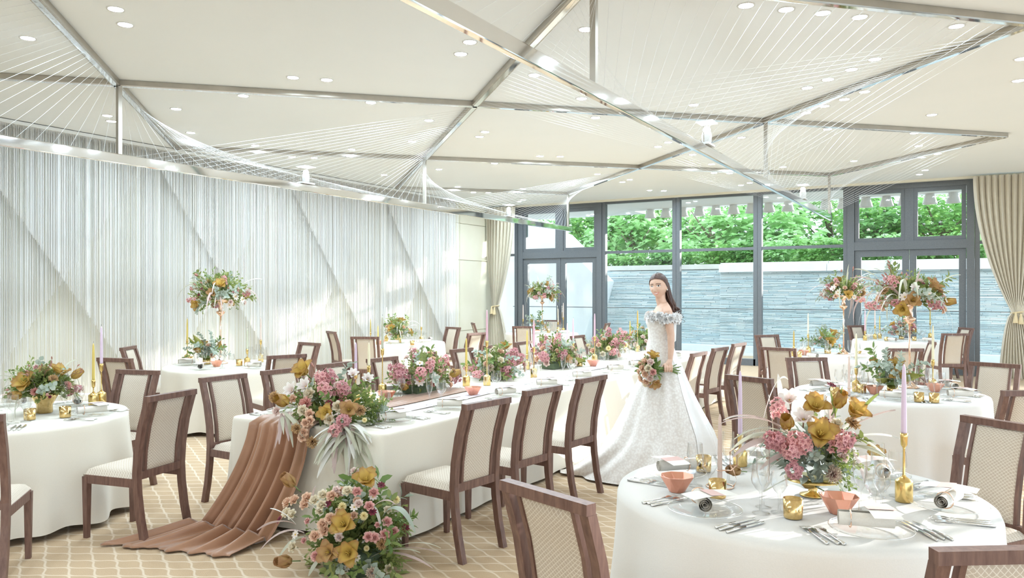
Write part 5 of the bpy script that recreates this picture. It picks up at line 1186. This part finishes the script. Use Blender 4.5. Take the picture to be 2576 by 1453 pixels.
def skirt_fn(scale, seed, amp, trail):
    q = random.Random(seed); ph = [q.uniform(0, 6.3) for _ in range(4)]
    def f(u, v):
        a = u * 2 * PI; k = v * (len(RINGS) - 1); i = min(int(k), len(RINGS) - 2); t = k - i; z, c, A_, B_ = [RINGS[i][j] + (RINGS[i + 1][j] - RINGS[i][j]) * t for j in range(4)]
        fo = math.sin(11 * a + ph[0] + .8 * math.sin(2 * a + ph[1])) * .55 + math.sin(19 * a + ph[2]) * .3 + math.sin(5 * a + ph[3]) * .3; g = 1 + amp * fo * v ** 1.2
        tr = trail * max(0, -math.cos(a - .5)) ** 3 * max(0, v - .72) / .28
        return (c + A_ * scale * g * math.cos(a) - tr * .16, B_ * scale * g * math.sin(a) + tr * .22, max(.008 + .010 * (1 + fo) * (v > .97), z))
    return f
MB().grid(skirt_fn(1., 3, .10, 1.), 220, 44, wrap=True).build('skirt', 'lace', BR)
# sheer overlay falling from the shoulders over the back of the skirt, then the blossom ruffles
SK = skirt_fn(1.012, 3, .10, 0.)
def panel(u, v):
    a = R(-62 + 150 * u); w_ = (.010 * math.sin(u * 60) + .008 * math.sin(u * 97 + 1)) * math.sin(PI * u)
    if v < .16: k = v / .16; z = 1.37 - k * .23; return (-.035 + (.118 - .006 * k + .5 * w_) * math.cos(a), (.158 - .024 * k + .5 * w_) * math.sin(a), z)
    k = (v - .16) / .84; p = Vector(SK((a / (2 * PI)) % 1., k)); c = Vector((-.03, 0, p.z)); return c + (p - c) * (1 + w_ * (1 + k * 1.2))
MB().grid(panel, 120, 36).build('back_drape', 'tulle', BR)
flower('ruffle', ['tulle', 'tulle'], rose)
q = random.Random(9)
for i in range(30):
    a = R(200 + i * 320 / 30); x = -.03 + .125 * math.cos(a); y = .19 * math.sin(a); z = 1.375 + .012 * math.sin(i * 2.1) - .012 * (x > 0)
    d = Vector((math.cos(a), math.sin(a), .3)); o = link('ruffle', FL['ruffle'], BR); o.matrix_basis = Matrix.Translation((x, y, z)) @ zto(d, q.uniform(0, 6)) @ Matrix.Scale(q.uniform(.07, .095), 4)
for i in range(9):
    a = R(i * 40); c = Vector((-.016, -.17, 1.355)); o = link('ruffle', FL['ruffle'], BR); d = Vector((math.cos(a), math.sin(a), .1)); o.matrix_basis = Matrix.Translation(c + d * .045 + Vector((0, 0, .012 * math.sin(i)))) @ zto(d, q.uniform(0, 6)) @ Matrix.Scale(.075, 4)
# bouquet in her hand
ROT = Matrix.Rotation(YAW, 4, 'Z'); BP = Vector((-2.269, 6.498, 0)) + (ROT @ Vector((-.035, -.222, .945)))
bq = thing('bouquet', 'hand bouquet of peach roses and golden lilies held by the bride', 'bouquet', BP, YAW)
q = random.Random(12); mb = MB()
for i in range(16):
    a = i * 2.4; r = .013 * math.sqrt(i / 16); e = Vector((q.uniform(.085, .115), q.uniform(-.045, .03), q.uniform(-.05, .04))); mb.tube([(-.10, r * 2.2 * math.cos(a), r * 2.2 * math.sin(a) - .005), (0, r * math.cos(a), r * math.sin(a)), e], .0032, 5)
mb.build('stems', 'stem', bq)
bc = Vector((-.145, -.01, -.02)); core(bq, bc, .09, .09, .10, 120, 'green', q, .06)
for i, (kind, sz) in enumerate([('rose_peach', .062)] * 8 + [('rose_cream', .06)] * 4 + [('rose_blush', .06)] * 4 + [('rose_pink', .065)] * 2 + [('lily_gold', .11)] * 2 + [('lily_tan', .10)]):
    e = math.acos(1 - 1.3 * (i + .5) / 21); a = i * 2.4; d = Vector((-math.cos(e), math.sin(e) * math.cos(a) - .25, math.sin(e) * math.sin(a))).normalized(); kk = kind if i % 7 or 'lily' in kind else 'lily_gold'
    p = bc + Vector((d.x * .085, d.y * .10, d.z * .115)); stick(bq, kind, p, d, sz * q.uniform(.9, 1.15), q)
for i in range(5): a = i * 1.3; stick(bq, 'sprig', bc + Vector((.03, 0, 0)), Vector((-.3, math.cos(a), math.sin(a))).normalized(), .10, q)
